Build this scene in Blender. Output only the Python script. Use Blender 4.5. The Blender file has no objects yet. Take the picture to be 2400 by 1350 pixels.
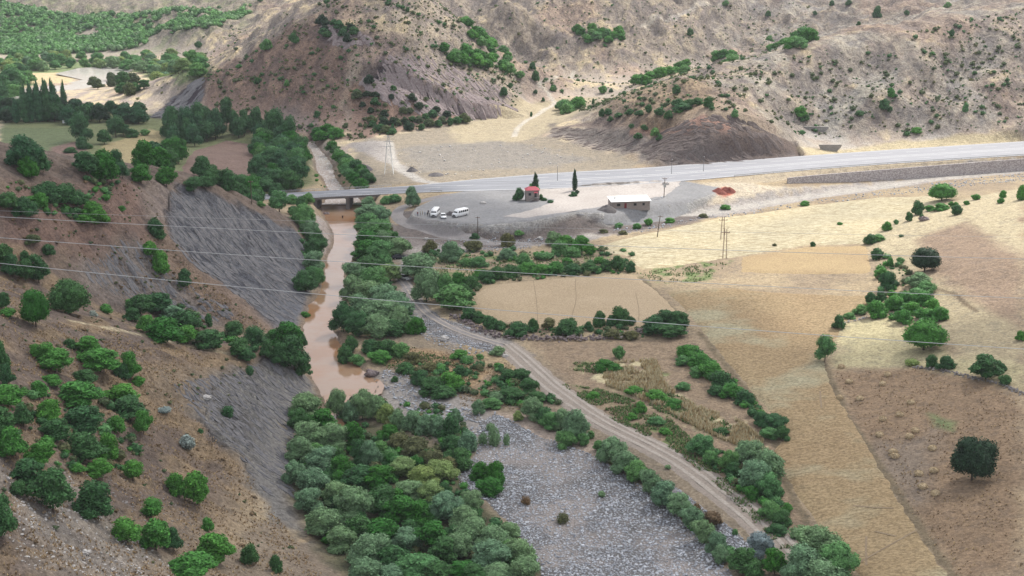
import re
import bpy, bmesh, math, random
import numpy as np
from mathutils import Vector, Matrix
from mathutils.geometry import delaunay_2d_cdt
random.seed(7)
RNG = np.random.default_rng(11)
S = bpy.context.scene
COL = S.collection

# ------------------------------------------------------------------ camera
CAM = np.array([0.0, 0.0, 95.0]); PITCH = math.radians(15.3); F = 3000.0
cam = bpy.data.cameras.new('camera'); camo = bpy.data.objects.new('camera', cam); COL.objects.link(camo)
camo.location = CAM; camo.rotation_euler = (math.pi/2-PITCH, 0, 0)
cam.sensor_width = 36; cam.lens = F/2400*36; cam.clip_start = 0.5; cam.clip_end = 6000
S.camera = camo
# ------------------------------------------------------------------ world, sun, exposure
SUN_EL = math.radians(46); SUN_AZ = math.radians(44)      # azimuth from +Y towards +X
w = bpy.data.worlds.new('World'); S.world = w; w.use_nodes = True
nt = w.node_tree; nt.nodes.clear()
sky = nt.nodes.new('ShaderNodeTexSky'); sky.sky_type = 'NISHITA'; sky.sun_disc = False
sky.sun_elevation = SUN_EL; sky.sun_rotation = SUN_AZ; sky.air_density = 1.0; sky.dust_density = 3.0
tc = nt.nodes.new('ShaderNodeTexCoord')
mp = nt.nodes.new('ShaderNodeMapping'); mp.inputs['Scale'].default_value = (1, 1, 2.6)
cn = nt.nodes.new('ShaderNodeTexNoise'); cn.inputs['Scale'].default_value = 2.2; cn.inputs['Detail'].default_value = 7; cn.inputs['Roughness'].default_value = .58
cr = nt.nodes.new('ShaderNodeValToRGB'); cr.color_ramp.elements[0].position = .33; cr.color_ramp.elements[1].position = .53
cm = nt.nodes.new('ShaderNodeMix'); cm.data_type = 'RGBA'; cm.inputs[7].default_value = (12.6, 12.9, 13.8, 1)
bg = nt.nodes.new('ShaderNodeBackground'); bg.inputs['Strength'].default_value = 0.085
ow = nt.nodes.new('ShaderNodeOutputWorld')
L = nt.links.new
L(tc.outputs['Generated'], mp.inputs[0]); L(mp.outputs[0], cn.inputs['Vector']); L(cn.outputs['Fac'], cr.inputs[0])
L(cr.outputs[0], cm.inputs[0]); L(sky.outputs[0], cm.inputs[6]); L(cm.outputs[2], bg.inputs['Color']); L(bg.outputs[0], ow.inputs['Surface'])
sl = bpy.data.lights.new('sun', 'SUN'); sl.energy = 5.0; sl.angle = math.radians(1.2); sl.color = (1, .95, .86)
so = bpy.data.objects.new('sun', sl); COL.objects.link(so)
SUND = Vector((math.sin(SUN_AZ)*math.cos(SUN_EL), math.cos(SUN_AZ)*math.cos(SUN_EL), math.sin(SUN_EL)))
so.rotation_euler = SUND.to_track_quat('Z', 'Y').to_euler(); so.location = (0, 0, 400)
S.view_settings.view_transform = 'Standard'; S.view_settings.look = 'None'
S.view_settings.exposure = 0.16; S.view_settings.gamma = 1.0; S.view_settings.use_curve_mapping = False
S.render.engine = 'CYCLES'

# ------------------------------------------------------------------ projection helpers
CP, SP = math.cos(PITCH), math.sin(PITCH)
def ray(px, py):
    a = (px-1200)/F; b = -(py-675)/F
    return np.array([a, CP+b*SP, -SP+b*CP])
def U(px, py, z=0.0):
    d = ray(px, py); t = (z-CAM[2])/d[2]
    return (d[0]*t, d[1]*t, z)
def depth_of(p):
    return p[1]*CP+(CAM[2]-p[2])*SP
def proj(x, y, z):
    d = y*CP+(CAM[2]-z)*SP
    return 1200+F*x/d, 675-F*(y*SP+(z-CAM[2])*CP)/d
def sst(a, b, x):
    t = np.clip((x-a)/(b-a), 0, 1); return t*t*(3-2*t)

# ------------------------------------------------------------------ noise
def _h(ix, iy, s):
    n = (ix.astype(np.int64)*374761393+iy.astype(np.int64)*668265263+s*982451653) & 0xffffffff
    n = ((n ^ (n >> 13))*1274126177) & 0xffffffff
    return ((n ^ (n >> 16)) & 0xffff)/65535.0
def pn(x, y, s=0):
    x = np.asarray(x, float); y = np.asarray(y, float)
    xi = np.floor(x); yi = np.floor(y); fx = x-xi; fy = y-yi
    ux = fx*fx*fx*(fx*(fx*6-15)+10); uy = fy*fy*fy*(fy*(fy*6-15)+10)
    def g(dx, dy):
        a = _h(xi+dx, yi+dy, s)*6.2831853
        return np.cos(a)*(fx-dx)+np.sin(a)*(fy-dy)
    a = g(0, 0); b = g(1, 0); c = g(0, 1); d = g(1, 1)
    return 1.5*((a*(1-ux)+b*ux)*(1-uy)+(c*(1-ux)+d*ux)*uy)
def fbm(x, y, o=4, s=0, r=.5):
    v = 0; a = 1; t = 0
    for i in range(o):
        v = v+a*pn(x*2**i+i*17.3, y*2**i-i*9.1, s+i); t += a; a *= r
    return v/t
def ridged(x, y, o=4, s=0):
    v = 0; a = 1; t = 0
    for i in range(o):
        v = v+a*(1-2*np.abs(pn(x*2**i+i*7.7, y*2**i+i*3.3, s+i))); t += a; a *= .5
    return v/t

# ------------------------------------------------------------------ terrain: height control points (pixel of the photo, metres)
CT = """
0 440 42;120 432 39;230 432 36;330 428 32.5;430 432 28;500 455 24;560 475 19.5;620 500 13.5;680 535 7.5;738 580 2;748 610 1.2;742 645 1;715 705 1;700 750 1;655 775 3
100 520 34;200 600 24;300 560 25;400 640 15;500 600 15;600 700 6;500 700 9.5;300 660 17;450 540 21;600 590 9
650 805 2;500 790 5;400 745 8.5;250 722 15;100 690 23.5;0 650 28
0 765 34;90 752 29;170 750 24;300 780 19;400 800 15;500 820 11;590 842 8.6;650 852 6.8;700 880 3.6;735 905 .8;640 900 4;600 960 6
735 935 1;692 1000 1.4;682 1080 1.5;700 1200 1.6;770 1290 2;800 1350 3
430 960 14;440 1035 12.5;560 1000 7.5;600 1130 5.5;450 1130 10.5;300 1000 19;150 900 25.5;0 850 33;0 1000 32;0 1200 31;200 1200 22.5;400 1150 13.5;450 1300 13;650 1300 6;200 1350 22;0 1350 31;380 880 17.5;600 920 6.5
100 330 4;500 370 4;650 440 4;400 410 4.5;50 410 5;560 462 4.8;250 400 4.5
0 290 4;300 285 4;0 200 2.5;300 172 2.6;400 160 3.5;120 240 2.5
345 277 3;300 200 10;380 195 11.5;420 275 3.5;470 185 19;560 130 30;640 70 42;700 30 52;760 0 60
350 130 5;400 85 17;500 60 24;600 40 29;0 90 8;200 90 8;0 45 18;200 45 18;400 45 24;0 0 34;200 0 34;400 0 34;600 0 36;300 130 4;100 130 3.5
520 292 4;640 302 4;740 320 4;830 332 5;930 312 6;1000 298 6.5;1100 285 6.5;1200 262 7;1240 240 7
600 200 20.5;700 200 22;700 100 41.5;850 200 23.5;850 100 43;850 0 62;950 200 23.5;950 100 42.8;1000 0 61.5;1050 230 16.5;1050 150 30.5;1150 200 19.3;1150 150 28;1100 100 39;930 255 13.5
1240 190 9;1215 150 14;1130 95 25;1060 40 40;1310 235 7.5;1330 170 12
1300 140 18;1300 80 31;1300 20 46;1400 100 27;1450 130 20;1500 60 36;1500 0 52;1400 0 52;1350 200 12;1420 200 11;1200 20 49;1200 80 33
1380 225 7.5;1450 197 9;1530 172 11;1600 152 13;1700 130 16;1800 105 21;1600 90 28;1700 60 34;1700 0 50;1900 60 34;1900 0 49;1850 75 29
1500 375 6.9;1650 388 7.4;1650 265 25;1560 275 21;1500 290 17;1400 288 13.5;1320 300 9.5;1275 315 7.2;1400 345 7.3;1780 290 21;1850 322 13;1870 345 10;1600 215 28;1500 240 21;1750 190 31.5;1420 255 15
1900 320 10.5;2300 315 11.8;2400 322 12.3;2115 312 11.3
1850 240 24;1780 240 25
1000 350 5.5;1100 400 6;1200 335 6.3;1250 290 6.8;900 390 5;860 352 4.5;850 420 4;790 360 2.5;835 430 2.8
600 466 4.8;960 446 5;1100 436 5.5;1300 425 6.3;1600 406 7.2;1900 380 8.5;2400 348 10
1000 505 5.5;1150 520 5.5;1350 495 5.6;1250 470 5.8;1560 462 6.1;1750 438 6.5
970 522 3;1050 548 1.5;1200 560 1.2;1300 548 1.5;1450 522 2;1600 500 2.5;1750 473 3.3;930 490 4
2400 400 5.6;2200 418 5;2000 445 4;1800 478 3.3;1600 512 2.6;1400 543 1.6;1200 570 1.1;1000 592 1;900 600 1.5
1500 560 2.7;1800 530 3.7;2100 500 6;2050 590 6;1300 650 2.6;1150 700 2.2;1500 750 2.6;1700 700 3.5;1900 600 4.5;1900 800 4;1650 900 2.6;1900 1100 3.2;2000 1250 3.6;2150 700 8;2160 620 9;2300 560 13;2400 500 16;2400 600 17;2300 750 11;2400 850 12;2100 900 6;2270 1080 8;2400 1200 10;2200 1300 7;2400 1000 11;2400 432 11;2200 455 8;2300 470 12;2400 1350 10
1000 640 1.9;1000 760 1.6;1200 820 1.9;1400 950 1.9;1600 1100 2.1;1750 1250 2.3;1300 1150 1;1500 1300 1;1150 960 .9;1000 860 1.1;1000 1000 1;900 1150 1.5;1000 1300 1.5;1200 1000 1.1;900 560 2;880 680 1.8;870 800 1.2;860 520 2.4
"""
WP = [(-130,110,48),(-220,200,52),(-260,330,40),(-170,400,9),(-120,430,5),(-60,440,4.8),(-300,450,8),(-350,560,5),(-400,700,5),
 (-70,85,32),(0,85,9),(60,85,9),(120,120,12),(190,220,20),(230,330,26),(260,420,20),(330,600,38),(420,700,75),(-300,800,4),(-190,800,6),(-150,850,12),(-100,880,30),
 (-160,1500,70),(-700,1500,90),(0,1100,80),(150,1150,95),(400,1050,95),(600,1300,130),(-500,2000,160),(0,2000,190),(500,2000,200),(0,2600,200),(-1300,2600,200),(1300,2600,250),
 (-600,1100,14),(-500,1250,30),(700,1000,130),(500,750,95),(-700,900,60),(-450,450,40),(400,480,45),(-40,1020,80),(60,1040,80)]
P = []
for t in CT.replace('\n', ';').split(';'):
    t = t.split()
    if len(t) == 3:
        P.append(U(float(t[0]), float(t[1]), float(t[2])))
FACE = """1900 135 2;2000 125 1;2100 85 1;2200 65 1;2400 25 1;1930 292 -1.5;1960 245 -3;2030 192 -3.5;2070 160 -2;2000 278 2;2040 240 3;2080 205 3.5;2140 160 3;2200 120 2.5;2300 85 2;2140 285 -1;2190 232 -3;2230 200 -3;2270 165 -2;2240 290 2.5;2290 245 3;2340 200 3.5;2380 150 3;2400 270 -2;2130 262 1.5;1860 280 2.5;1850 230 2.5;1870 180 2"""
for t in FACE.split(';'):
    a, b_, d_ = [float(v_) for v_ in t.split()]; r_ = ray(a, b_); tn = -r_[2]/r_[1]
    yy = (309.5-d_)/(.4+tn); P.append((r_[0]/r_[1]*yy, yy, 95-tn*yy))
P = np.array(P+WP, float)
MQ = 5.0
def _k(d2): return np.sqrt(d2+MQ*MQ)
n = len(P); D2 = ((P[:, None, :2]-P[None, :, :2])**2).sum(-1)
A = np.zeros((n+3, n+3)); A[:n, :n] = _k(D2)-0.6*np.eye(n); A[:n, n] = 1; A[:n, n+1:] = P[:, :2]/100; A[n, :n] = 1; A[n+1:, :n] = (P[:, :2]/100).T
sol = np.linalg.solve(A, np.concatenate([P[:, 2], [0, 0, 0]]))
def base_h(X, Y):
    sh = X.shape; x = X.ravel(); y = Y.ravel(); out = sol[n]+sol[n+1]*x/100+sol[n+2]*y/100
    for i in range(n):
        out = out+sol[i]*np.sqrt((x-P[i, 0])**2+(y-P[i, 1])**2+MQ*MQ)
    return out.reshape(sh)

# grid: fan shaped, cells grow with distance
NR, NC = 1000, 760
Y0, Y1 = 104.0, 2600.0
KY = math.log(Y1/Y0)
def Wd(y): return 35+0.5*y
vv = np.linspace(0, 1, NR); uu = np.linspace(-1, 1, NC)
GY = np.repeat((Y0*np.exp(KY*vv))[:, None], NC, 1); GX = uu[None, :]*Wd(GY)
# coarse evaluation of the smooth base, then bilinear refinement
cv = np.linspace(0, 1, 301); cu = np.linspace(-1, 1, 281)
CY = np.repeat((Y0*np.exp(KY*cv))[:, None], 281, 1); CX = cu[None, :]*Wd(CY)
CB = base_h(CX, CY)
def bil(G, x, y):
    nr, nc = G.shape
    y = np.clip(y, Y0, Y1*.9999); v = np.log(y/Y0)/KY*(nr-1); u = (np.clip(x/Wd(y), -1, .99999)+1)/2*(nc-1)
    i = np.clip(np.floor(v).astype(int), 0, nr-2); j = np.clip(np.floor(u).astype(int), 0, nc-2); a = v-i; b = u-j
    return (G[i, j]*(1-b)+G[i, j+1]*b)*(1-a)+(G[i+1, j]*(1-b)+G[i+1, j+1]*b)*a
B = bil(CB, GX, GY)

def pip(poly, X, Y):
    """signed distance (negative inside) to a polygon, only near it; far points get +99"""
    poly = np.asarray(poly, float)[:, :2]; out = np.full(X.shape, 99.0)
    m = (X > poly[:, 0].min()-25) & (X < poly[:, 0].max()+25) & (Y > poly[:, 1].min()-25) & (Y < poly[:, 1].max()+25)
    x = X[m]; y = Y[m]; d = np.full(x.shape, 1e9); ins = np.zeros(x.shape, bool); k = len(poly)
    for i in range(k):
        ax, ay = poly[i]; bx, by = poly[(i+1) % k]; ex, ey = bx-ax, by-ay
        t = np.clip(((x-ax)*ex+(y-ay)*ey)/(ex*ex+ey*ey+1e-12), 0, 1)
        d = np.minimum(d, (x-ax-t*ex)**2+(y-ay-t*ey)**2)
        if ay != by:
            c = ((ay > y) != (by > y)) & (x < ex*(y-ay)/(ey)+ax); ins ^= c
    d = np.sqrt(d); out[m] = np.where(ins, -d, d); return out
def pline(pts, X, Y, R=30):
    """distance to a polyline and its z there"""
    pts = np.asarray(pts, float); D = np.full(X.shape, 99.0); Z = np.zeros(X.shape)
    m = (X > pts[:, 0].min()-R) & (X < pts[:, 0].max()+R) & (Y > pts[:, 1].min()-R) & (Y < pts[:, 1].max()+R)
    x = X[m]; y = Y[m]; d = np.full(x.shape, 1e9); z = np.zeros(x.shape)
    for i in range(len(pts)-1):
        a = pts[i]; e = pts[i+1]-a
        t = np.clip(((x-a[0])*e[0]+(y-a[1])*e[1])/(e[0]**2+e[1]**2+1e-12), 0, 1)
        q = (x-a[0]-t*e[0])**2+(y-a[1]-t*e[1])**2; c = q < d
        d = np.where(c, q, d); z = np.where(c, a[2]+t*e[2], z)
    D[m] = np.sqrt(d); Z[m] = z; return D, Z
def PX(s, z=None):
    """'px py;px py' -> list of plane points"""
    r = []
    for t in s.split(';'):
        t = [float(q) for q in t.split()]
        r.append(U(t[0], t[1], t[2] if len(t) > 2 else z))
    return r

RIVER = PX("745 478;757 498;762 512;770 522;781 548;783 572;768 600;760 640;747 690;724 715;715 745;708 795;720 870;745 910;763 945;770 1000;790 1000;787 950;800 938;820 925;850 935;880 920;886 905;858 872;818 842;795 800;778 762;798 722;808 690;806 640;836 592;840 560;832 530;836 508;845 492;850 478", 0)
RIVER_UP = PX("716 335;728 350;736 365;742 400;757 420;770 445;762 478;850 478;838 462;812 448;800 435;786 415;778 385;766 368;748 348;735 330", 0.25)
RIVER_FAR = PX("-100 262;0 226;60 206;165 198;215 186;150 172;200 160;290 154;312 164;250 196;190 212;110 222;0 245;-100 285", 2.1)
LOT = PX("960 503 5.5;990 515 5.5;1060 523 5.5;1150 529 5.5;1250 521 5.5;1350 500 5.6;1420 503 5.7;1560 490 6;1660 462 6.2;1700 440 6.5;1600 425 7;1300 440 6.2;1100 445 5.6;1040 458 5.5;975 484 5.5", 5.5)
def roadz(px): return float(np.interp(px, [500, 960, 1300, 1700, 2400, 2800], [4.9, 5.1, 6.2, 7.6, 9.8, 11]))
RU = [(p, q, roadz(p)) for p, q in [(430,463),(560,459),(700,450),(800,445),(960,436),(1100,421),(1300,405),(1500,394),(1700,379),(1900,364),(2100,350),(2400,331),(2750,312)]]
RL = [(p, q, roadz(p)) for p, q in [(430,472),(560,469),(660,467),(800,460),(960,452),(1100,448),(1300,442),(1500,431),(1600,424),(1700,415),(1900,397),(2100,382),(2400,363),(2750,345)]]
RUw = [U(*p) for p in RU]; RLw = [U(*p) for p in RL]
HWY = RUw+RLw[::-1]
def z_on_road(x):
    return np.interp(x, [p[0] for p in RUw], [p[2] for p in RUw])

H = B.copy()
# ---- relief: gullied hills
far = sst(520, 560, GY)
hillm = far*sst(7.5, 17, B)
wx = GX+9*fbm(GX/60, GY/60, 3, 5); wy = GY+9*fbm(GX/60, GY/60, 3, 9)
g1 = ridged(wx/48, wy/130, 4, 21); g2 = ridged(wx/20+wy/90, wy/62, 4, 31)
H += hillm*(7.0*g1+3.4*np.sign(g2)*np.abs(g2)**.8)*(.6+.6*sst(640, 900, GY))*(.55+.45*sst(0, .4, np.abs(fbm(GX/150, GY/150, 2, 77))*3))
H += hillm*.45*fbm(GX/5, GY/5, 3, 41)
leftm = sst(-36, -52, GX)*sst(2, 7, B)*sst(425, 395, GY)
ly = GY+GX*.35
l1 = ridged(GX/80+1.3, ly/16, 4, 51); l2 = fbm((GX+GY*.3)/17, (GY-GX*.5)/4.5, 4, 61)
shalem = leftm*sst(262, 280, GY+.25*(GX+60))
H += leftm*(1.3*l1+.7*l2)+shalem*(1.5*l1+.55*ridged(GX/26, (GY+GX*.45)/5.5, 3, 57))
rock2 = leftm*sst(-78, -66, GX)*sst(262, 250, GY)
H += rock2*.9*ridged((GX+GY)/20, (GY-GX)/3.6, 3, 71)
H += .25*fbm(GX/18, GY/18, 3, 81)+.10*fbm(GX/3.5, GY/3.5, 3, 91)*sst(600, 300, GY)
# cliffs of the big hill: a harder band standing out
def bump(px, py, z, r, a, ry=None):
    c = U(px, py, z); ry = ry or r
    return a*np.exp(-(((GX-c[0])/r)**2+((GY-c[1])/ry)**2))
cl = [U(*p) for p in [(890,215,20),(960,235,16),(1040,250,13),(1110,260,10.5),(1180,262,8.5)]]
cd, cz = pline(cl, GX, GY, 60)
nearside = sst(2, -2, GY-np.interp(GX, [p[0] for p in cl], [p[1] for p in cl]))
H += np.where((cd < 25), sst(16, 2, cd)*(1-nearside)*3.4-sst(11, 0, cd)*nearside*2.2, 0)
# rounded nose and cut bank beside the highway
cut = [U(*p) for p in [(1480,335,9.5),(1560,300,17),(1610,278,22.5),(1650,266,24.8),(1700,278,23),(1770,293,20),(1850,325,12.5)]]
dcut, zc = pline(cut, GX, GY, 40)
nearc = GY < np.interp(GX, [p[0] for p in cut], [p[1] for p in cut])
mcut = nearc & (GX > cut[0][0]-1) & (GX < cut[-1][0]+3) & (GY > 490)
HC = np.where(mcut & (dcut < 32), np.minimum(H+.5, zc-dcut*.72+(1.5*ridged(GX/9, GY/14, 4, 77)+.6*fbm(GX/2.5, GY/2.5, 3, 78))*sst(0, 4, dcut)), H)
rc = sst(cut[0][0], cut[0][0]+16, GX); H = H*(1-rc)+HC*rc
# mounds
for (px, py, z, r, a) in [(968,397,5,3.2,1.6),(1020,408,5.4,4,.8),(850,400,4.2,4,1.5),(860,330,5,3,1),(1050,502,5.5,2.2,1.1),(1030,455,5.3,6,.5),(1440,520,3,5,1),(1500,545,2.5,3,.5),(1695,452,6.3,3.5,1.2),(1350,480,5.5,3,.7),(900,530,2.3,5,.8)]:
    H += bump(px, py, z, r, a, r*.8)
# ---- built and carved ground
dl = pip(LOT, GX, GY)
lotz = 5.5+(GX-U(1000, 505, 5.5)[0])*.0085
H = H*(1-sst(1.2, -.8, dl))+(lotz+.05*fbm(GX/6, GY/6, 2, 3))*sst(1.2, -.8, dl)
isl = sst(1.5, -1, dl)
H += isl*(bump(1050, 504, 5.5, 2.6, 1.1, 1.8)+bump(1250, 478, 5.8, 9, .35))
dh = pip(HWY, GX, GY)
rz = z_on_road(GX)
mroad = sst(6, .6, dh)
H = H*(1-mroad)+(rz-.12)*mroad
# wash and river channels
washc = PX("2750 372 5.4;2400 398 4.9;2200 418 4.5;2000 446 3.7;1850 468 3.1;1700 493 2.6;1600 510 2.2;1450 538 1.3;1300 560 .9;1150 575 .7;1000 590 .6;920 610 .6;870 640 .3")
dw, wz = pline(washc, GX, GY)
mw = sst(8, 3, dw)*sst(1.0, 2.2, dh)
H = H*(1-mw)+(np.minimum(H, wz+.25*fbm(GX/5, GY/5, 3, 7)))*mw
for poly, lv in ((RIVER, 0.0), (RIVER_UP, .25), (RIVER_FAR, 2.1)):
    d = pip(poly, GX, GY)+.7*fbm(GX/4, GY/4, 3, 15)
    near = sst(5, .3, d)
    H = np.where(d > .2, H*(1-near)+np.minimum(H, lv+.15+.35*np.clip(d, 0, 4)+.05)*near, lv+.12-.9*sst(.3, -1.5, d))
# under the bridge: open channel
BY = (U(800, 447, 4.8)[1]+U(800, 461, 4.8)[1])/2
bx0, bx1 = U(655, 460, 3)[0], U(895, 455, 3)[0]
ub = sst(bx0-1, bx0+3, GX)*sst(bx1+1, bx1-3, GX)*sst(14, 9, np.abs(GY-BY))
dr = np.minimum(pip(RIVER, GX, GY), pip(RIVER_UP, GX, GY))
H = H*(1-ub)+np.minimum(H, np.where(dr < 0, -.5, .4+.18*np.clip(dr, 0, 9)))*ub
SURF = H.copy()
def h(x, y):
    return bil(SURF, np.asarray(x, float), np.asarray(y, float))
def T(px, py):
    """first hit of the pixel's ray with the ground"""
    d = ray(px, py); d = d/np.linalg.norm(d)
    t = np.linspace(90, 2400, 4000); x = d[0]*t; y = d[1]*t; z = CAM[2]+d[2]*t
    g = z-h(x, y); i = int(np.argmax(g < 0)) if (g < 0).any() else len(t)-1
    lo, hi = t[max(i-1, 0)], t[i]
    for _ in range(14):
        m = (lo+hi)/2
        if CAM[2]+d[2]*m-float(h(d[0]*m, d[1]*m)) < 0: hi = m
        else: lo = m
    p = d*hi+CAM
    return (float(p[0]), float(p[1]), float(h(p[0], p[1])))
def TP(s):
    return [T(*[float(q) for q in t.split()][:2]) for t in s.split(';')]
# ------------------------------------------------------------------ mesh / material helpers
def grid_mesh(name, Z):
    me = bpy.data.meshes.new(name)
    nv = NR*NC; co = np.stack([GX, GY, Z], -1).reshape(-1).astype(np.float32)
    me.vertices.add(nv); me.vertices.foreach_set('co', co)
    i, j = np.meshgrid(np.arange(NR-1), np.arange(NC-1), indexing='ij')
    a = (i*NC+j).ravel(); q = np.stack([a, a+1, a+NC+1, a+NC], -1).astype(np.int32)
    me.loops.add(q.size); me.polygons.add(len(q))
    me.loops.foreach_set('vertex_index', q.ravel())
    me.polygons.foreach_set('loop_start', np.arange(0, q.size, 4, dtype=np.int32))
    me.polygons.foreach_set('use_smooth', np.ones(len(q), bool))
    me.update(); me.validate()
    return me
def raw_mesh(name, V, Fc, mat=None, smooth=False):
    """V (n,3), Fc (m,k) arrays"""
    V = np.asarray(V, np.float32); Fc = np.asarray(Fc, np.int32); me = bpy.data.meshes.new(name)
    me.vertices.add(len(V)); me.vertices.foreach_set('co', V.ravel()); me.loops.add(Fc.size); me.polygons.add(len(Fc))
    me.loops.foreach_set('vertex_index', Fc.ravel()); me.polygons.foreach_set('loop_start', np.arange(0, Fc.size, Fc.shape[1], dtype=np.int32))
    me.polygons.foreach_set('use_smooth', np.full(len(Fc), smooth)); me.update()
    if mat: me.materials.append(mat)
    return me
def link(name, me, parent=None, loc=None, rz=0):
    o = bpy.data.objects.new(name, me); COL.objects.link(o)
    if parent: o.parent = parent
    if loc is not None: o.location = loc
    if rz: o.rotation_euler = (0, 0, rz)
    return o
def tag(o, label=None, cat=None, group=None, kind=None):
    if label: o['label'] = label
    if cat: o['category'] = cat
    if group: o['group'] = group
    if kind: o['kind'] = kind
    return o
def empty(name, loc, rz=0, sc=None):
    o = bpy.data.objects.new(name, None); COL.objects.link(o); o.location = loc; o.rotation_euler = (0, 0, rz); o.empty_display_size = .5
    if sc: o.scale = sc
    return o

class N:
    def __init__(s, name):
        s.m = bpy.data.materials.new(name); s.m.use_nodes = True; s.t = s.m.node_tree
        s.b = s.t.nodes['Principled BSDF']; s.out = s.t.nodes['Material Output']
        s.b.inputs['Specular IOR Level'].default_value = .25; s.b.inputs['Roughness'].default_value = .9
        s.co = s.t.nodes.new('ShaderNodeTexCoord')
    def n(s, t, **k):
        o = s.t.nodes.new(t)
        for a, b in k.items(): setattr(o, a, b)
        return o
    def l(s, a, b): s.t.links.new(a, b)
    def pos(s, sx=1, sy=1, sz=1, rz=0, src='Object'):
        m = s.n('ShaderNodeMapping'); m.inputs['Scale'].default_value = (sx, sy, sz); m.inputs['Rotation'].default_value = (0, 0, rz)
        s.l(s.co.outputs[src], m.inputs[0]); return m.outputs[0]
    def noise(s, v, scale, det=4, rough=.55):
        o = s.n('ShaderNodeTexNoise'); o.inputs['Scale'].default_value = scale; o.inputs['Detail'].default_value = det; o.inputs['Roughness'].default_value = rough
        s.l(v, o.inputs['Vector']); return o.outputs['Fac']
    def ramp(s, f, a, b, ca=(0, 0, 0, 1), cb=(1, 1, 1, 1)):
        r = s.n('ShaderNodeValToRGB'); e = r.color_ramp.elements; e[0].position = a; e[1].position = b
        e[0].color = ca if len(ca) == 4 else (*ca, 1); e[1].color = cb if len(cb) == 4 else (*cb, 1)
        s.l(f, r.inputs[0]); return r.outputs[0]
    def mix(s, f, a, b, bt='MIX'):
        m = s.n('ShaderNodeMix', data_type='RGBA', blend_type=bt)
        for i, v in ((0, f), (6, a), (7, b)):
            if isinstance(v, (int, float)): m.inputs[i].default_value = v
            elif isinstance(v, tuple): m.inputs[i].default_value = v if len(v) == 4 else (*v, 1)
            else: s.l(v, m.inputs[i])
        return m.outputs[2]
    def bump(s, hgt, st, dist=.1, prev=None):
        b = s.n('ShaderNodeBump'); b.inputs['Strength'].default_value = st; b.inputs['Distance'].default_value = dist
        s.l(hgt, b.inputs['Height'])
        if prev is not None: s.l(prev, b.inputs['Normal'])
        return b.outputs[0]
    def col(s, c):
        if isinstance(c, tuple): s.b.inputs['Base Color'].default_value = c if len(c) == 4 else (*c, 1)
        else: s.l(c, s.b.inputs['Base Color'])
        return s
    def nrm(s, v): s.l(v, s.b.inputs['Normal']); return s
    def rough(s, v): s.b.inputs['Roughness'].default_value = v; return s
def plain(name, c, r=.7, var=.15, sc=2.0, metal=0):
    q = N(name); f = q.noise(q.pos(), sc, 3)
    q.col(q.mix(f, tuple(v*(1-var) for v in c), tuple(v*(1+var) for v in c))); q.rough(r); q.b.inputs['Metallic'].default_value = metal
    return q.m
def soil(name, c1, c2, sc=.35, fine=3.0, stretch=(1, 1, 0), bst=.6, spots=None, c3=None, r=.95):
    q = N(name); v = q.pos(); vs = q.pos(stretch[0], stretch[1], 1, stretch[2])
    a = q.noise(vs, sc, 6, .6); b = q.noise(v, fine, 5, .7); c = q.noise(vs, sc*5, 4, .6)
    k = q.mix(q.ramp(a, .38, .62), c1, c2)
    if c3: k = q.mix(q.ramp(c, .52, .66), k, c3)
    k = q.mix(q.ramp(b, .3, .7), k, q.mix(1.0, k, (.62, .60, .58), 'MULTIPLY')) if bst else k
    if spots:
        vo = q.n('ShaderNodeTexVoronoi'); vo.inputs['Scale'].default_value = spots[0]; q.l(v, vo.inputs['Vector'])
        k = q.mix(q.ramp(vo.outputs['Distance'], .10, .22, (1, 1, 1, 1), (0, 0, 0, 1)), k, spots[1])
    q.col(k).rough(r); q.nrm(q.bump(b, bst, .12, q.bump(c, bst, .35)))
    return q.m

# ------------------------------------------------------------------ ground colours (albedo of soil, rock, dry grass, plus shading painted into hill hollows)
Cc = np.zeros((NR, NC, 3))
def setc(m, c):
    global Cc
    m = np.clip(m, 0, 1)[..., None]; Cc = Cc*(1-m)+np.array(c)*m
n1 = fbm(GX/22, GY/30, 4, 101); n2 = fbm(GX/7, GY/10, 4, 111); n3 = fbm(GX/60, GY/80, 3, 121); n4 = fbm(GX/2.6, GY/4, 3, 131)
gy_, gx_ = np.gradient(SURF); sy_ = gy_/np.gradient(GY, axis=0); sx_ = gx_/np.gradient(GX, axis=1)
slope = np.hypot(sx_, sy_)
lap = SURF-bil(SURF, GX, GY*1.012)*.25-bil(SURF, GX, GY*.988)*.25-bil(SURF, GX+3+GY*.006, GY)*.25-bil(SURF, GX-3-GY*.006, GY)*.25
GOLD = (.50, .42, .29); MAUVE = (.33, .28, .26); GREY = (.345, .335, .33); SOILB = (.135, .105, .09)
setc(np.ones_like(GX), (.245, .195, .14))
setc(sst(-.2, .25, n1), (.31, .25, .17))
setc(far, MAUVE)
setc(far*sst(-.18, .30, n2+.55*n1+.10), GOLD)
setc(far*sst(.05, -.35, lap/1.0+.25*n2), (.33, .285, .25))  # hollows of the far hills darkened in the colour to shade the gullies
rightz = sst(1560, 1800, proj(GX, GY, SURF)[0])*far
setc(rightz*.75*sst(-.22, .12, n1+.4*n2), GREY)
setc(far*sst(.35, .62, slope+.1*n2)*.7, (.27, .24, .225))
setc(far*.55*sst(.12, .35, n3), (.33, .24, .20))
def paint(s, c, soft=3.0, nz=3.0, op=1.0, nse=None):
    poly = TP(s) if isinstance(s, str) else s
    d = pip(poly, GX, GY)+nz*(n2 if nse is None else nse)
    setc(sst(soft/2, -soft/2, d)*op, c); return poly
def stroke(s, c, wid, soft=.6, op=1.0, nz=.4):
    d, _ = pline(TP(s), GX, GY)
    setc(sst(wid+soft, wid-soft, d+nz*n4)*op, c)
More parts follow.
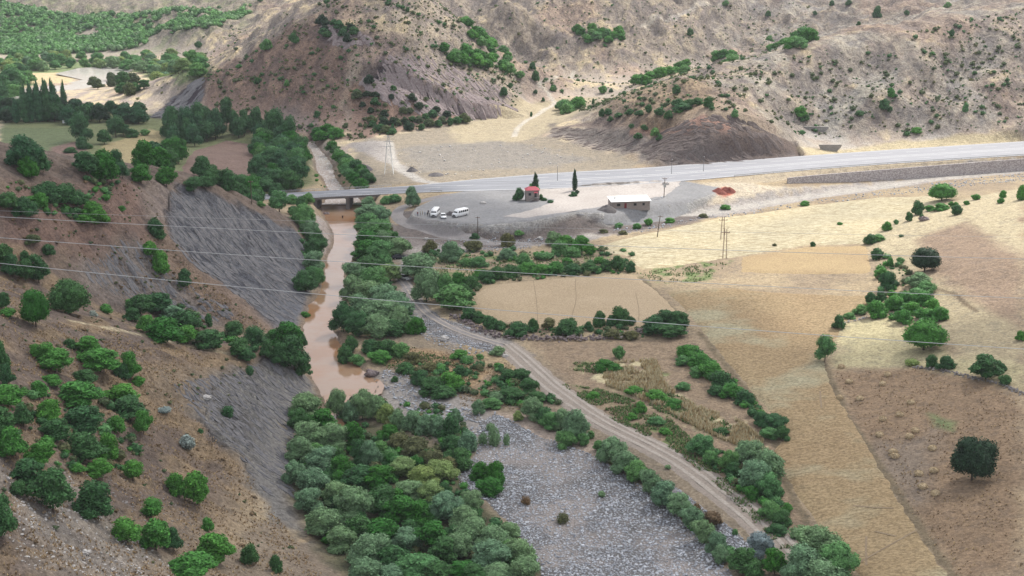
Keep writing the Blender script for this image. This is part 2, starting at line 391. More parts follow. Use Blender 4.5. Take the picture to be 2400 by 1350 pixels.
# far valley and wooded hillside
setc(sst(-150, -190, GX+.12*(GY-700))*sst(1000, 1060, GY)*1.0, (.30, .27, .23))
setc(sst(-150, -190, GX+.12*(GY-700))*sst(1000, 1060, GY)*sst(-.05, .35, n2+n1)*.8, (.22, .24, .15))
paint("0 215;0 140;330 140;480 160;520 185;420 200;330 170;200 160;60 205", (.16, .21, .10), 8, 8)
paint("60 172;200 166;160 195;75 196", (.48, .40, .25), 4, 3)
# left farmland
paint("0 262;330 262;620 300;720 330;740 430;620 462;450 425;200 425;0 425", (.13, .15, .075), 6, 3)
paint("0 300;165 300;185 328;120 345;0 352", (.105, .135, .068), 3, 1)
paint("0 352;120 345;185 330;205 345;110 372;0 386", (.17, .115, .10), 3, 1)
paint("90 384;240 340;350 303;386 308;365 348;235 398;120 400", (.29, .245, .14), 3, 2)
paint("215 398;330 355;330 395;260 405", (.18, .125, .11), 2, 1)
# left spurs
setc(leftm, SOILB)
setc(leftm*sst(-.1, .3, n2+.4*n1)*sst(300, 260, GY), (.20, .15, .10))
paint("0 440;330 428;352 560;200 605;0 600", (.15, .10, .085), 6, 5)
paint("330 430;445 440;450 520;400 570;340 520", (.19, .155, .14), 6, 5)
paint("200 610;290 560;420 640;560 742;500 762;330 715;190 660", (.155, .135, .128), 6, 6)
paint("420 436;520 462;600 498;690 540;735 580;752 640;728 705;702 765;650 785;580 725;480 640;415 590;385 545;405 480", (.118, .124, .146), 4, 3)
paint("385 520;430 590;560 690;690 790;600 790;480 720;400 640;350 560", (.175, .128, .10), 4, 4, .9)
paint("620 640;720 620;716 700;690 765;640 770;600 710", (.098, .104, .125), 6, 5, .8)
paint("330 880;430 870;590 846;705 870;748 905;745 935;705 1000;695 1080;715 1200;745 1290;680 1240;600 1180;550 1080;470 990;400 950", (.150, .147, .148), 5, 5)
paint("470 905;600 880;690 930;640 1000;560 960", (.15, .15, .155), 4, 5, .7)
paint("0 1105;140 1100;300 1240;430 1350;100 1350;50 1240;0 1210", (.235, .21, .19), 8, 6)
paint("200 840;520 850;440 960;330 980;200 960", (.20, .15, .10), 8, 5, .8)
stroke("170 752;250 768;330 785;400 800;480 815;560 832", (.36, .31, .22), .9, .5)
stroke("630 1300;700 1270;770 1240", (.36, .28, .19), .5, .3)
# big hill
bh = paint("470 190;560 140;640 85;760 50;840 100;800 200;835 330;700 320;520 295;450 275", (.225, .155, .13), 16, 14, .92)
paint("345 276;400 232;470 182;482 215;455 262;420 278", (.05, .042, .055), 4, 2)
paint("640 250;700 245;760 300;720 320;640 300", (.17, .14, .135), 8, 8, .8)
paint("800 200;860 190;1000 240;1180 262;1100 288;830 330", (.21, .145, .12), 10, 6)
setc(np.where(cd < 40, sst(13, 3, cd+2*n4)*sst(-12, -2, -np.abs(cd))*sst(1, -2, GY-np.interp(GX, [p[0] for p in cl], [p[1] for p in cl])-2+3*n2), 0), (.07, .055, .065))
setc(np.where(cd < 40, sst(26, 6, cd+6*n4)*(1-nearside)*sst(-.1, .2, n4+.5*n2), 0), (.25, .2, .2))
paint("760 55;850 75;870 110;800 120;750 90", (.13, .10, .11), 8, 10, .7)
# valley mouth and plain behind the road
paint("835 332;1000 302;1150 276;1250 240;1400 226;1440 236;1330 280;1270 318;1400 350;1500 378;1480 396;1100 422;870 440;830 400", (.235, .205, .165), 6, 4)
paint("1050 300;1150 276;1250 240;1400 226;1330 280;1230 330;1080 340", (.33, .285, .205), 6, 4)
paint("930 345;1150 330;1250 345;1400 370;1250 395;980 405", (.205, .19, .175), 10, 8)
paint("820 335;910 330;930 380;1000 425;900 380;830 350", (.30, .28, .275), 4, 3)
stroke("912 335;918 372;935 396;985 424;1040 432", (.36, .345, .335), 2.0, .8)
stroke("1205 320;1213 300;1235 282;1275 258;1300 240;1285 216;1262 198;1300 182;1345 168", (.42, .39, .35), 1.3, .6)
stroke("1505 60;1570 45;1610 28;1700 12", (.50, .46, .42), 2.2, .8)
stroke("1180 100;1215 65", (.48, .42, .36), 1.2, .6)
# hill with the road cut
paint("1275 318;1320 302;1440 292;1560 330;1640 380;1520 380;1400 348", (.19, .168, .16), 5, 5)
paint("1285 288;1340 300;1430 310;1500 335;1560 372;1500 368;1400 335;1300 312", (.12, .105, .10), 4, 6, .8)
paint("1290 300;1420 270;1500 262;1560 285;1500 310;1400 300", (.20, .16, .145), 5, 4)
setc(np.where(mcut, sst(1, 4, dcut+2*n4), 0)*np.where(dcut < 34, 1, 0)*rc, (.105, .080, .073))
setc(np.where(mcut, sst(8, 18, dcut+4*n2), 0)*np.where(dcut < 34, 1, 0)*rc, (.115, .10, .10))
setc(np.where(mcut & (GX < U(1700, 270, 22)[0]), sst(.5, 1.5, dcut)*sst(9, 5, dcut), 0), (.27, .17, .14))
paint("1400 262;1520 205;1660 190;1690 250;1600 290;1500 300", (.27, .205, .15), 8, 6, .8)
paint("1905 300;1960 246;2040 185;2110 160;2080 200;2010 255;1960 300", (.36, .345, .32), 4, 4)
paint("1870 345;2120 330;2400 318;2400 334;1900 364", (.40, .345, .235), 3, 2)
# right half: verge, wash, yard slopes
dside = sst(-.4, .6, dl)*sst(26, 16, dl+5*n2)*sst(-.5, 2, (GY < U(1200, 500, 5.5)[1]+10)*2.0)*(GX > U(935, 500, 5.5)[0])
paint("1850 398;2400 366;2400 374;1900 412;1750 432;1600 440", (.34, .29, .22), 2, 1.5)
paint("1560 430;1700 428;1850 440;2000 432;1800 460;1620 470", (.42, .37, .30), 3, 2)
paint("900 520;980 535;1100 565;960 585;900 560", (.17, .15, .15), 3, 2)
setc(sst(9, 5, dw+5*n2+3*n4)*sst(.5, 1.5, dh), (.29, .27, .265))
setc(sst(5, 2, dw+4*n2+2*n4)*.7*sst(.5, 1.5, dh)*sst(1100, 1300, proj(GX, GY, SURF)[0]), (.36, .345, .33))
setc(sst(-.4, .6, dl)*sst(13, 8, dl+3*n2)*(GY < U(1200, 500, 5.5)[1]+10)*(GX > U(935, 500, 5.5)[0])*sst(1.5, 3, dh), (.125, .108, .105))
setc(sst(6, 8, dl)*sst(17, 13, dl+3*n2)*sst(.6, 1.6, SURF-wz)*(GY < U(1200, 500, 5.5)[1]+10)*(GX > U(935, 500, 5.5)[0])*.8, (.14, .12, .115))
setc(sst(.8, -.2, dl), (.255, .255, .26))
paint("1670 443;1700 437;1722 452;1700 462;1680 455", (.32, .085, .055), 1.5, 1)
paint("2320 505;2400 484;2400 522", (.115, .042, .042), 2, 1)
# flood plain between river and fields
paint("900 520;960 640;1000 760;1250 830;1450 960;1800 1240;1900 1350;1050 1350;800 1350;690 1200;690 950;900 860;860 700;860 520", (.20, .165, .125), 5, 3)
paint("940 640;985 705;1040 745;1210 800;1250 835;1150 838;1050 805;960 770;935 700", (.235, .22, .215), 3, 3)
paint("880 870;1000 880;1120 940;1180 1000;1100 1060;900 980", (.24, .225, .22), 3, 4)
paint("1060 780;1250 840;1200 900;1100 850", (.30, .235, .15), 3, 3)
paint("900 800;1040 830;1150 870;1120 930;1000 880;900 850", (.29, .205, .125), 4, 4)
paint("740 505;768 522;782 555;772 592;748 604;735 560", (.31, .27, .255), 1.5, 1)
paint("1150 960;1300 985;1430 1065;1560 1160;1500 1160;1330 1080;1200 1030", (.31, .255, .22), 3, 3)
# weeds, reeds and scrubby ground between track and field
paint("1240 800;1600 790;1680 830;1840 1010;1860 1150;1930 1290;1850 1290;1640 1090;1450 985;1330 900", (.23, .175, .125), 4, 3)
gm = sst(-.05, .22, n2+.5*n4)
for s in ("1310 900;1420 915;1540 955;1640 1040;1760 1160;1860 1290;1830 1290;1700 1160;1580 1060;1430 985;1350 930", "1500 905;1600 930;1720 1000;1690 1030;1590 985;1510 950", "1350 845;1440 850;1400 880;1340 865", "1510 870;1560 900;1600 890;1560 870", "1480 640;1600 612;1720 610;1660 660;1520 668", "960 590;1400 590;1500 610;1300 640;1100 660;1000 640"):
    d = pip(TP(s), GX, GY)+2*n2; setc(sst(1.5, -1.5, d)*gm*.9, (.105, .155, .055))
for s in ("1440 850;1540 845;1560 900;1620 950;1740 990;1800 1040;1760 1060;1640 1010;1530 950;1460 920;1400 900", "1370 870;1450 880;1480 905;1400 900"):
    d = pip(TP(s), GX, GY)+2.5*n2; setc(sst(1.5, -1.5, d)*sst(-.15, .15, n4+.3*n2), (.46, .41, .27))
paint("660 1230;700 1270;800 1330;840 1400;420 1400;520 1300;600 1230", (.165, .135, .11), 4, 4, .85)
paint("690 930;760 930;900 1000;1060 1060;1120 1180;1250 1290;1290 1350;800 1350;700 1200;680 1080", (.085, .085, .05), 3, 3)
# fields of the right half
paint("2040 545;2130 500;2250 470;2400 440;2400 640;2240 560;2120 600;2050 600", (.38, .33, .23), 5, 4)
paint("2055 600;2240 560;2400 640;2400 860;2250 860;2200 760;2080 640", (.31, .265, .18), 5, 4)
paint("2165 640;2150 560;2260 520;2330 560;2400 600;2400 770;2300 720;2200 650", (.235, .175, .13), 6, 3)
paint("1960 770;2080 740;2230 830;2400 850;2400 915;2160 860;1960 860", (.37, .335, .21), 5, 5, .9)
paint("1950 866;2150 862;2290 888;2400 928;2400 1350;2236 1350;2090 1130;1990 985", (.21, .15, .10), 5, 3)
paint("2060 1040;2190 1010;2200 1100;2150 1180;2060 1120", (.18, .15, .125), 8, 5, .8)
paint("2175 968;2240 990;2235 1012;2190 995", (.14, .17, .08), 2, 1.5)
for s in ("1640 780;1760 930;1810 1010;1850 1150;1930 1290;1990 1350", "1930 850;1990 985;2090 1130;2236 1350", "1500 650;1600 750"):
    d, _ = pline(TP(s), GX, GY); setc(sst(1.2, .3, d+.5*n4), (.15, .12, .08))
for s in ("2180 672;2240 690;2262 712;2290 730",):
    d, _ = pline(TP(s), GX, GY); setc(sst(.9, .2, d+.2*n4), (.12, .09, .06))
wet = np.minimum(np.minimum(pip(RIVER, GX, GY), pip(RIVER_UP, GX, GY)), pip(RIVER_FAR, GX, GY))
setc(sst(1.8, .5, wet+.5*n4)*.7, (.16, .12, .095))
Cc *= (1+.16*np.clip(n4, -1, 1)[..., None])*(1+.10*n2[..., None])

# ------------------------------------------------------------------ draped sheets: fields, tracks, yard, gravel bed
GROUND = SURF.copy()
def resamp(poly, st, close=True):
    out = []; k = len(poly)
    for i in range(k if close else k-1):
        a = np.array(poly[i][:2]); b = np.array(poly[(i+1) % k][:2]); m = max(1, int(np.linalg.norm(b-a)/st))
        for j in range(m): out.append(tuple(a+(b-a)*j/m))
    if not close: out.append(tuple(poly[-1][:2]))
    return out
def sheet(name, poly, mat, st=1.6, off=.12, jit=.5, edge=-.05, sink=.35, kind='structure'):
    b = resamp(poly, st*1.2)
    b = [(x+jit*float(pn(x/3.1, y/3.1, 5)), y+jit*float(pn(x/3.1, y/3.1, 6))) for x, y in b]
    ba = np.array(b); x0, y0 = ba.min(0); x1, y1 = ba.max(0)
    gx, gy = np.meshgrid(np.arange(x0, x1, st), np.arange(y0, y1, st)); gx = gx.ravel()+RNG.uniform(-.25, .25, gx.size)*st; gy = gy.ravel()+RNG.uniform(-.25, .25, gy.size)*st
    d = pip(b, gx, gy); k = d < -st*.55; gx, gy = gx[k], gy[k]
    pts = [Vector(p) for p in b]+[Vector((float(p), float(q))) for p, q in zip(gx, gy)]
    nb = len(b); r = delaunay_2d_cdt(pts, [(i, (i+1) % nb) for i in range(nb)], [], 1, 1e-4)
    V = np.array([tuple(v) for v in r[0]]); on = np.zeros(len(V), bool)
    for i, orig in enumerate(r[3]):
        if any(q < nb for q in orig) or not orig: on[i] = True
    Z = h(V[:, 0], V[:, 1])+np.where(on, edge, off)
    Fc = [f for f in r[2] if len(f) == 3]
    me = raw_mesh(name, np.column_stack([V, Z]), Fc, mat, True)
    if sum(p.normal.z for p in list(me.polygons)[:50]) < 0: me.flip_normals()
    o = link(name, me); tag(o, kind=kind)
    global GROUND
    dd = pip(b, GX, GY); GROUND = GROUND-sink*sst(-.6, -2.2, dd)
    return o
def ribbon(name, s, wid, mat, st=1.1, off=.07, **k):
    c = [np.array(p[:2]) for p in (TP(s) if isinstance(s, str) else s)]
    c = [np.array(p) for p in resamp(c, 4, False)]
    # smooth the centre line
    for _ in range(3): c = [c[0]]+[(c[i-1]+2*c[i]+c[i+1])/4 for i in range(1, len(c)-1)]+[c[-1]]
    Lf, Rt = [], []
    for i, p in enumerate(c):
        t = c[min(i+1, len(c)-1)]-c[max(i-1, 0)]; t = t/np.linalg.norm(t); nrm = np.array([-t[1], t[0]])
        ww = (wid if not callable(wid) else wid(i/len(c)))/2
        Lf.append(tuple(p+nrm*ww)); Rt.append(tuple(p-nrm*ww))
    return sheet(name, Lf+Rt[::-1], mat, st, off, .35, -.03, .2, **k)

def wheat(name, c1, c2, rowrot, rows=0.0, fine=2.2, patch=.05, c3=None, shade=.60):
    q = N(name); v = q.pos(); f = q.noise(q.pos(1, 1, 1), fine, 5, .75); p = q.noise(v, patch, 4, .6); g = q.noise(q.pos(.35, 2.2, 1, rowrot), .9, 4, .6)
    k = q.mix(q.ramp(p, .35, .65), c1, c2)
    if c3: k = q.mix(q.ramp(q.noise(v, patch*2.2, 3, .6), .52, .66), k, c3)
    k = q.mix(q.ramp(f, .38, .64), q.mix(1.0, k, (1.12, 1.12, 1.1), 'MULTIPLY'), q.mix(1.0, k, (shade, shade*.97, shade*.92), 'MULTIPLY'))
    if rows: k = q.mix(q.ramp(g, .42, .62), k, q.mix(1.0, k, (1-rows, 1-rows*1.1, 1-rows*1.3), 'MULTIPLY'))
    q.col(k); q.nrm(q.bump(f, .9, .3, q.bump(g, .5 if rows else .25, .3))); return q.m
M = {}
M['stubble'] = wheat('stubble', (.58, .51, .35), (.47, .425, .31), .12, .42, 1.2, .03, shade=.68)
M['wheat_pale'] = wheat('wheat_pale', (.44, .345, .235), (.40, .31, .205), 0, 0, 2.6, .05, shade=.64)
M['wheat_tan'] = wheat('wheat_tan', (.42, .315, .175), (.37, .27, .155), 0, 0, 2.2, .06)
M['wheat_strip'] = wheat('wheat_strip', (.34, .245, .14), (.375, .285, .165), .9, .18, 1.6, .022, (.385, .35, .235), shade=.52)
M['plough'] = wheat('plough', (.20, .135, .118), (.23, .16, .135), .35, .35, 1.2, .05)
M['gravelyard'] = soil('gravelyard', (.235, .24, .25), (.28, .28, .285), .12, 1.3, (1, 1, 0), .35, None, (.25, .25, .26))
M['dust'] = soil('dust', (.48, .445, .42), (.42, .385, .36), .1, 1.3, (1, 1, 0), .25)
M['track'] = soil('track', (.34, .29, .25), (.30, .26, .225), .5, 2.5, (1, 1, 0), .4)
M['trackgrey'] = soil('trackgrey', (.26, .245, .245), (.30, .28, .275), .4, 2.5, (1, 1, 0), .5)
q = N('gravelbed'); v = q.pos(); vo = q.n('ShaderNodeTexVoronoi'); vo.inputs['Scale'].default_value = 2.1; q.l(v, vo.inputs['Vector'])
vo2 = q.n('ShaderNodeTexVoronoi'); vo2.inputs['Scale'].default_value = 4.6; q.l(v, vo2.inputs['Vector'])
vc = q.n('ShaderNodeSeparateColor'); q.l(vo.outputs['Color'], vc.inputs[0])
st_ = q.ramp(vc.outputs[0], .0, 1.0, (.18, .19, .215), (.45, .475, .515))
k = q.mix(q.ramp(vo.outputs['Distance'], .22, .5), st_, (.11, .105, .105))
pn_ = q.noise(v, .07, 5, .6); sand = q.ramp(pn_, .48, .60)
k = q.mix(q.mix(.25, sand, (0, 0, 0)), k, (.28, .245, .225))
iv = q.n('ShaderNodeMath', operation='SUBTRACT'); iv.inputs[0].default_value = 1; q.l(vo.outputs['Distance'], iv.inputs[1])
iv2 = q.n('ShaderNodeMath', operation='SUBTRACT'); iv2.inputs[0].default_value = 1; q.l(vo2.outputs['Distance'], iv2.inputs[1])
q.col(k).rough(.8); q.nrm(q.bump(iv.outputs[0], .9, .35, q.bump(iv2.outputs[0], .5, .15))); M['gravelbed'] = q.m

sheet('stubble_field', TP("1392 578;1540 543;1700 508;1900 481;2060 462;2190 458;2240 468;2130 502;2046 545;2030 572;1900 574;1740 600;1600 622;1500 634;1470 600;1400 590"), M['stubble'], 2.4, .18)
sheet('tan_wheat_field', TP("1738 603;1900 578;2032 575;2046 640;1900 643;1735 638"), M['wheat_tan'], 2, .3)
PALE = TP("1104 694;1150 668;1300 653;1484 643;1540 682;1604 745;1588 756;1450 772;1290 774;1150 748;1101 716")
sheet('pale_wheat_field', PALE, M['wheat_pale'], 2, .35)
STRIP = TP("1562 684;1700 674;1900 690;2058 692;1976 765;1932 850;1950 905;2083 1130;2228 1350;2250 1390;2060 1390;2000 1340;1862 1150;1812 1056;1846 1012;1765 922;1664 800;1600 720")
sheet('ripe_wheat_field', STRIP, M['wheat_strip'], 1.7, .35)
sheet('ploughed_field', TP("412 415;425 390;455 352;530 328;592 338;606 360;612 395;590 420"), M['plough'], 3, .15)
YARD = [(p[0], p[1]) for p in LOT]
sheet('gravel_yard', YARD, M['gravelyard'], 2, .08, edge=.02, jit=.2)
sheet('dusty_forecourt', PX("1210 440;1290 446;1400 432;1540 428;1600 432;1560 462;1430 484;1340 497;1230 512;1180 508;1270 488;1300 470;1250 458", 5.7), M['dust'], 2, .14, edge=.09, jit=1.2)
GB = TP("1120 990;1160 966;1260 1020;1380 1060;1450 1100;1560 1180;1660 1270;1720 1350;1740 1400;1280 1400;1250 1300;1190 1230;1130 1170;1075 1140;1070 1100;1110 1070;1120 1030")
sheet('gravel_bed', GB, M['gravelbed'], 1.2, .1, jit=.9)
GB2 = TP("1400 1060;1480 1085;1600 1150;1720 1240;1790 1300;1720 1300;1640 1210;1540 1130;1440 1085")
sheet('gravel_bar', GB2, M['gravelbed'], 1.2, .08, jit=.9)
sheet('gravel_bar', TP("985 705;1040 745;1120 775;1170 800;1160 830;1040 800;1010 785;985 760"), M['gravelbed'], 1.2, .06, jit=.9)
ribbon('dirt_track', "1180 808;1230 850;1290 905;1370 965;1460 1015;1560 1062;1650 1120;1740 1190;1805 1245;1860 1310;1900 1380", 6.8, M['track'], off=.12)
def rut(s, off_, ww, mat, up=.165, name='wheel_rut'):
    c = [np.array(p[:2]) for p in resamp([p[:2] for p in TP(s)], 4, False)]
    for _ in range(3): c = [c[0]]+[(c[i-1]+2*c[i]+c[i+1])/4 for i in range(1, len(c)-1)]+[c[-1]]
    Q = []
    for i, p in enumerate(c):
        t = c[min(i+1, len(c)-1)]-c[max(i-1, 0)]; t = t/np.linalg.norm(t); Q.append(p+np.array([-t[1], t[0]])*(off_+.25*float(pn(i/6., off_, 3))))
    V = []; 
    for i, p in enumerate(Q):
        t = Q[min(i+1, len(Q)-1)]-Q[max(i-1, 0)]; t = t/np.linalg.norm(t); nn = np.array([-t[1], t[0]])*ww/2*(1+.3*float(pn(i/3., off_, 8)))
        for e in (p-nn, p+nn): V.append((e[0], e[1], float(h(e[0], e[1]))+up))
    return tag(link(name, raw_mesh(name, V, [(2*i, 2*i+2, 2*i+3, 2*i+1) for i in range(len(Q)-1)], mat, True)), kind='structure')
TRK = "1180 808;1230 850;1290 905;1370 965;1460 1015;1560 1062;1650 1120;1740 1190;1805 1245;1860 1310;1900 1380"
M['rutpale'] = soil('rut_pale', (.43, .385, .34), (.38, .34, .30), .4, 2.5, bst=.3)
for o_ in (-1.5, .4, 1.9): rut(TRK, o_, .75, M['rutpale'])
for o_ in (-.8, .8): rut("1000 582;965 603;938 628;930 645;950 662;975 705;1010 745;1090 784;1180 810", o_, .55, M['rutpale'])
M['tram'] = soil('tramline', (.27, .205, .135), (.31, .24, .16), .6, 3, bst=.3)
for s_ in ("1250 660;1256 700;1264 770", "1350 655;1346 680;1354 700;1343 730;1338 765", "1490 690;1500 740;1496 755"): rut(s_, 0, .18, M['tram'], .39, 'tramline')
for s_ in ("2012 1325;2060 1290;2110 1268;2150 1247", "2050 1250;2100 1262", "1922 920;1925 960", "2000 1190;2050 1200;2095 1196", "2030 1330;2022 1290;2030 1262"): rut(s_, 0, .38, M['tram'], .40, 'tramline')
ribbon('gravel_track', "1000 582;965 603;938 628;930 645;950 662;975 705;1010 745;1090 784;1180 810", 3.6, M['trackgrey'], off=.13)
ribbon('ramp_track', "1250 572;1130 572;1045 551;965 533;928 513;925 492;962 477;1060 456", 4.6, M['trackgrey'], off=.13)

# ------------------------------------------------------------------ ground mesh
me = grid_mesh('ground', GROUND)
ca = me.color_attributes.new('albedo', 'FLOAT_COLOR', 'POINT')
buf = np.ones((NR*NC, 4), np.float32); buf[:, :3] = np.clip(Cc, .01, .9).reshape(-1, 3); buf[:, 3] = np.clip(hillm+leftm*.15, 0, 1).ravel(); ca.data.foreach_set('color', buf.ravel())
shl = leftm*(.30+.70*sst(.22, .08, (Cc[..., 0]-Cc[..., 2])/Cc[..., 0])); fa = me.attributes.new('shale', 'FLOAT', 'POINT'); fa.data.foreach_set('value', np.clip(shl, 0, 1).ravel().astype(np.float32))
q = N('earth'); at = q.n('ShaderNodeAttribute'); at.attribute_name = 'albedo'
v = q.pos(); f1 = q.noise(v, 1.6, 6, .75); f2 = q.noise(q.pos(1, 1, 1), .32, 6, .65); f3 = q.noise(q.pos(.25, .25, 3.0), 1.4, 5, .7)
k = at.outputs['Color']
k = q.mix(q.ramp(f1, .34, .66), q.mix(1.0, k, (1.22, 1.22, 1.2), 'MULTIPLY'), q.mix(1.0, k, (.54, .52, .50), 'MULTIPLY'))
k = q.mix(q.ramp(f2, .56, .68), k, q.mix(1.0, k, (.70, .69, .70), 'MULTIPLY'))
k = q.mix(q.ramp(f2, .44, .32), k, q.mix(1.0, k, (1.22, 1.2, 1.15), 'MULTIPLY'))
vo = q.n('ShaderNodeTexVoronoi'); vo.inputs['Scale'].default_value = 1.1; q.l(v, vo.inputs['Vector'])
k = q.mix(q.ramp(vo.outputs['Distance'], .10, .16, (1, 1, 1, 1), (0, 0, 0, 1)), k, q.mix(1.0, k, (1.5, 1.5, 1.55), 'MULTIPLY'))
sa = q.n('ShaderNodeAttribute'); sa.attribute_name = 'shale'
ms_ = q.n('ShaderNodeMapping'); ms_.vector_type = 'POINT'; ms_.inputs['Rotation'].default_value = (0, 0, math.radians(25)); q.l(q.co.outputs['Object'], ms_.inputs[0])
ms2 = q.n('ShaderNodeMapping'); ms2.inputs['Scale'].default_value = (.16, .62, .5); q.l(ms_.outputs[0], ms2.inputs[0]); st1 = q.noise(ms2.outputs[0], 1.0, 8, .72)
ms3 = q.n('ShaderNodeMapping'); ms3.inputs['Scale'].default_value = (.045, .22, .2); q.l(ms_.outputs[0], ms3.inputs[0]); st2 = q.noise(ms3.outputs[0], 1.0, 6, .65)
k = q.mix(sa.outputs['Fac'], k, q.mix(q.ramp(st1, .46, .64), q.mix(1.0, k, (1.14, 1.14, 1.14), 'MULTIPLY'), q.mix(1.0, k, (.52, .52, .54), 'MULTIPLY')))
k = q.mix(sa.outputs['Fac'], k, q.mix(q.ramp(st2, .42, .60), q.mix(1.0, k, (1.16, 1.15, 1.12), 'MULTIPLY'), q.mix(1.0, k, (.66, .66, .70), 'MULTIPLY')))
sm = q.n('ShaderNodeMath', operation='MULTIPLY'); q.l(st1, sm.inputs[0]); q.l(sa.outputs['Fac'], sm.inputs[1]); sm2 = q.n('ShaderNodeMath', operation='MULTIPLY'); q.l(st2, sm2.inputs[0]); q.l(sa.outputs['Fac'], sm2.inputs[1])
hl = at.outputs['Alpha']; wv = q.n('ShaderNodeVectorMath', operation='ADD'); dn_ = q.n('ShaderNodeTexNoise'); dn_.inputs['Scale'].default_value = .05; q.l(q.pos(), dn_.inputs['Vector'])
ds_ = q.n('ShaderNodeVectorMath', operation='SCALE'); ds_.inputs['Scale'].default_value = 14; q.l(dn_.outputs['Color'], ds_.inputs[0]); q.l(q.co.outputs['Object'], wv.inputs[0]); q.l(ds_.outputs[0], wv.inputs[1])
mp_ = q.n('ShaderNodeMapping'); mp_.inputs['Scale'].default_value = (.16, .045, .10); q.l(wv.outputs[0], mp_.inputs[0]); r1 = q.noise(mp_.outputs[0], 1.0, 7, .68); r2 = q.noise(q.pos(.5, .22, .5), 1.0, 6, .72)
k = q.mix(hl, k, q.mix(q.ramp(r1, .42, .60), q.mix(1.0, k, (.66, .66, .70), 'MULTIPLY'), q.mix(1.0, k, (1.16, 1.14, 1.08), 'MULTIPLY')))
k = q.mix(hl, k, q.mix(q.ramp(r2, .40, .52), q.mix(1.0, k, (.74, .72, .72), 'MULTIPLY'), q.mix(1.0, k, (1.08, 1.08, 1.06), 'MULTIPLY')))
h1 = q.n('ShaderNodeMath', operation='MULTIPLY'); q.l(r1, h1.inputs[0]); q.l(hl, h1.inputs[1]); h2 = q.n('ShaderNodeMath', operation='MULTIPLY'); q.l(r2, h2.inputs[0]); q.l(hl, h2.inputs[1])
q.col(k).rough(.95); q.nrm(q.bump(f1, .7, .25, q.bump(f2, .7, 1.1, q.bump(f3, .45, .5, q.bump(h1.outputs[0], 1.0, 7.0, q.bump(h2.outputs[0], .9, 1.6, q.bump(sm.outputs[0], .8, 1.0, q.bump(sm2.outputs[0], 1.0, 3.0))))))))
me.materials.append(q.m)
tag(link('ground', me), kind='structure')

# ------------------------------------------------------------------ water
def water(name, c, white=0.0, rs=.35):
    q = N(name); v = q.pos(1, .5, 1); n_ = q.noise(v, rs, 3, .5); nb = q.noise(q.pos(1, .45, 1), 1.6, 4, .6)
    q.col(q.mix(q.ramp(q.noise(q.pos(), .07, 5, .65), .42, .58), c, (c[0]*.98, c[1]*.80, c[2]*.62)))
    if white:
        w_ = q.ramp(nb, .56-.08*white, .66-.08*white)
        q.col(q.mix(w_, c, (.75, .73, .72)))
    q.rough(.06); q.b.inputs['IOR'].default_value = 1.42; q.b.inputs['Specular IOR Level'].default_value = .5
    q.nrm(q.bump(nb, .06 if not white else .4, .06, q.bump(n_, .08, .1))); return q.m
def grow(poly, d):
    c = np.array([p[:2] for p in poly]); k = len(c); out = []
    ar = sum(c[i][0]*c[(i+1) % k][1]-c[(i+1) % k][0]*c[i][1] for i in range(k))
    for i in range(k):
        t = c[(i+1) % k]-c[i-1]; t = t/(np.linalg.norm(t)+1e-9); nn = np.array([t[1], -t[0]])*(1 if ar > 0 else -1); out.append(tuple(c[i]+nn*d))
    return out
def flat_sheet(name, poly, z, mat, **k):
    xs = [p[0] for p in poly]; ys = [p[1] for p in poly]; r = delaunay_2d_cdt([Vector(p[:2]) for p in poly], [(i, (i+1) % len(poly)) for i in range(len(poly))], [], 1, 1e-4)
    me = raw_mesh(name, [(a[0], a[1], z) for a in r[0]], [f for f in r[2] if len(f) == 3], mat)
    if me.polygons[0].normal.z < 0: me.flip_normals()
    return tag(link(name, me), kind='structure')
flat_sheet('river', grow(RIVER, 1.5), 0.0, water('muddy_water', (.29, .19, .125)))
flat_sheet('river', grow(RIVER_UP, 1.5), 0.22, water('riffle_sheen_water', (.52, .45, .41), .6))  # rapids: pale base colour also carries a painted sky sheen
flat_sheet('river', grow(RIVER_FAR, 6), 2.1, water('far_water', (.60, .55, .50), .8))
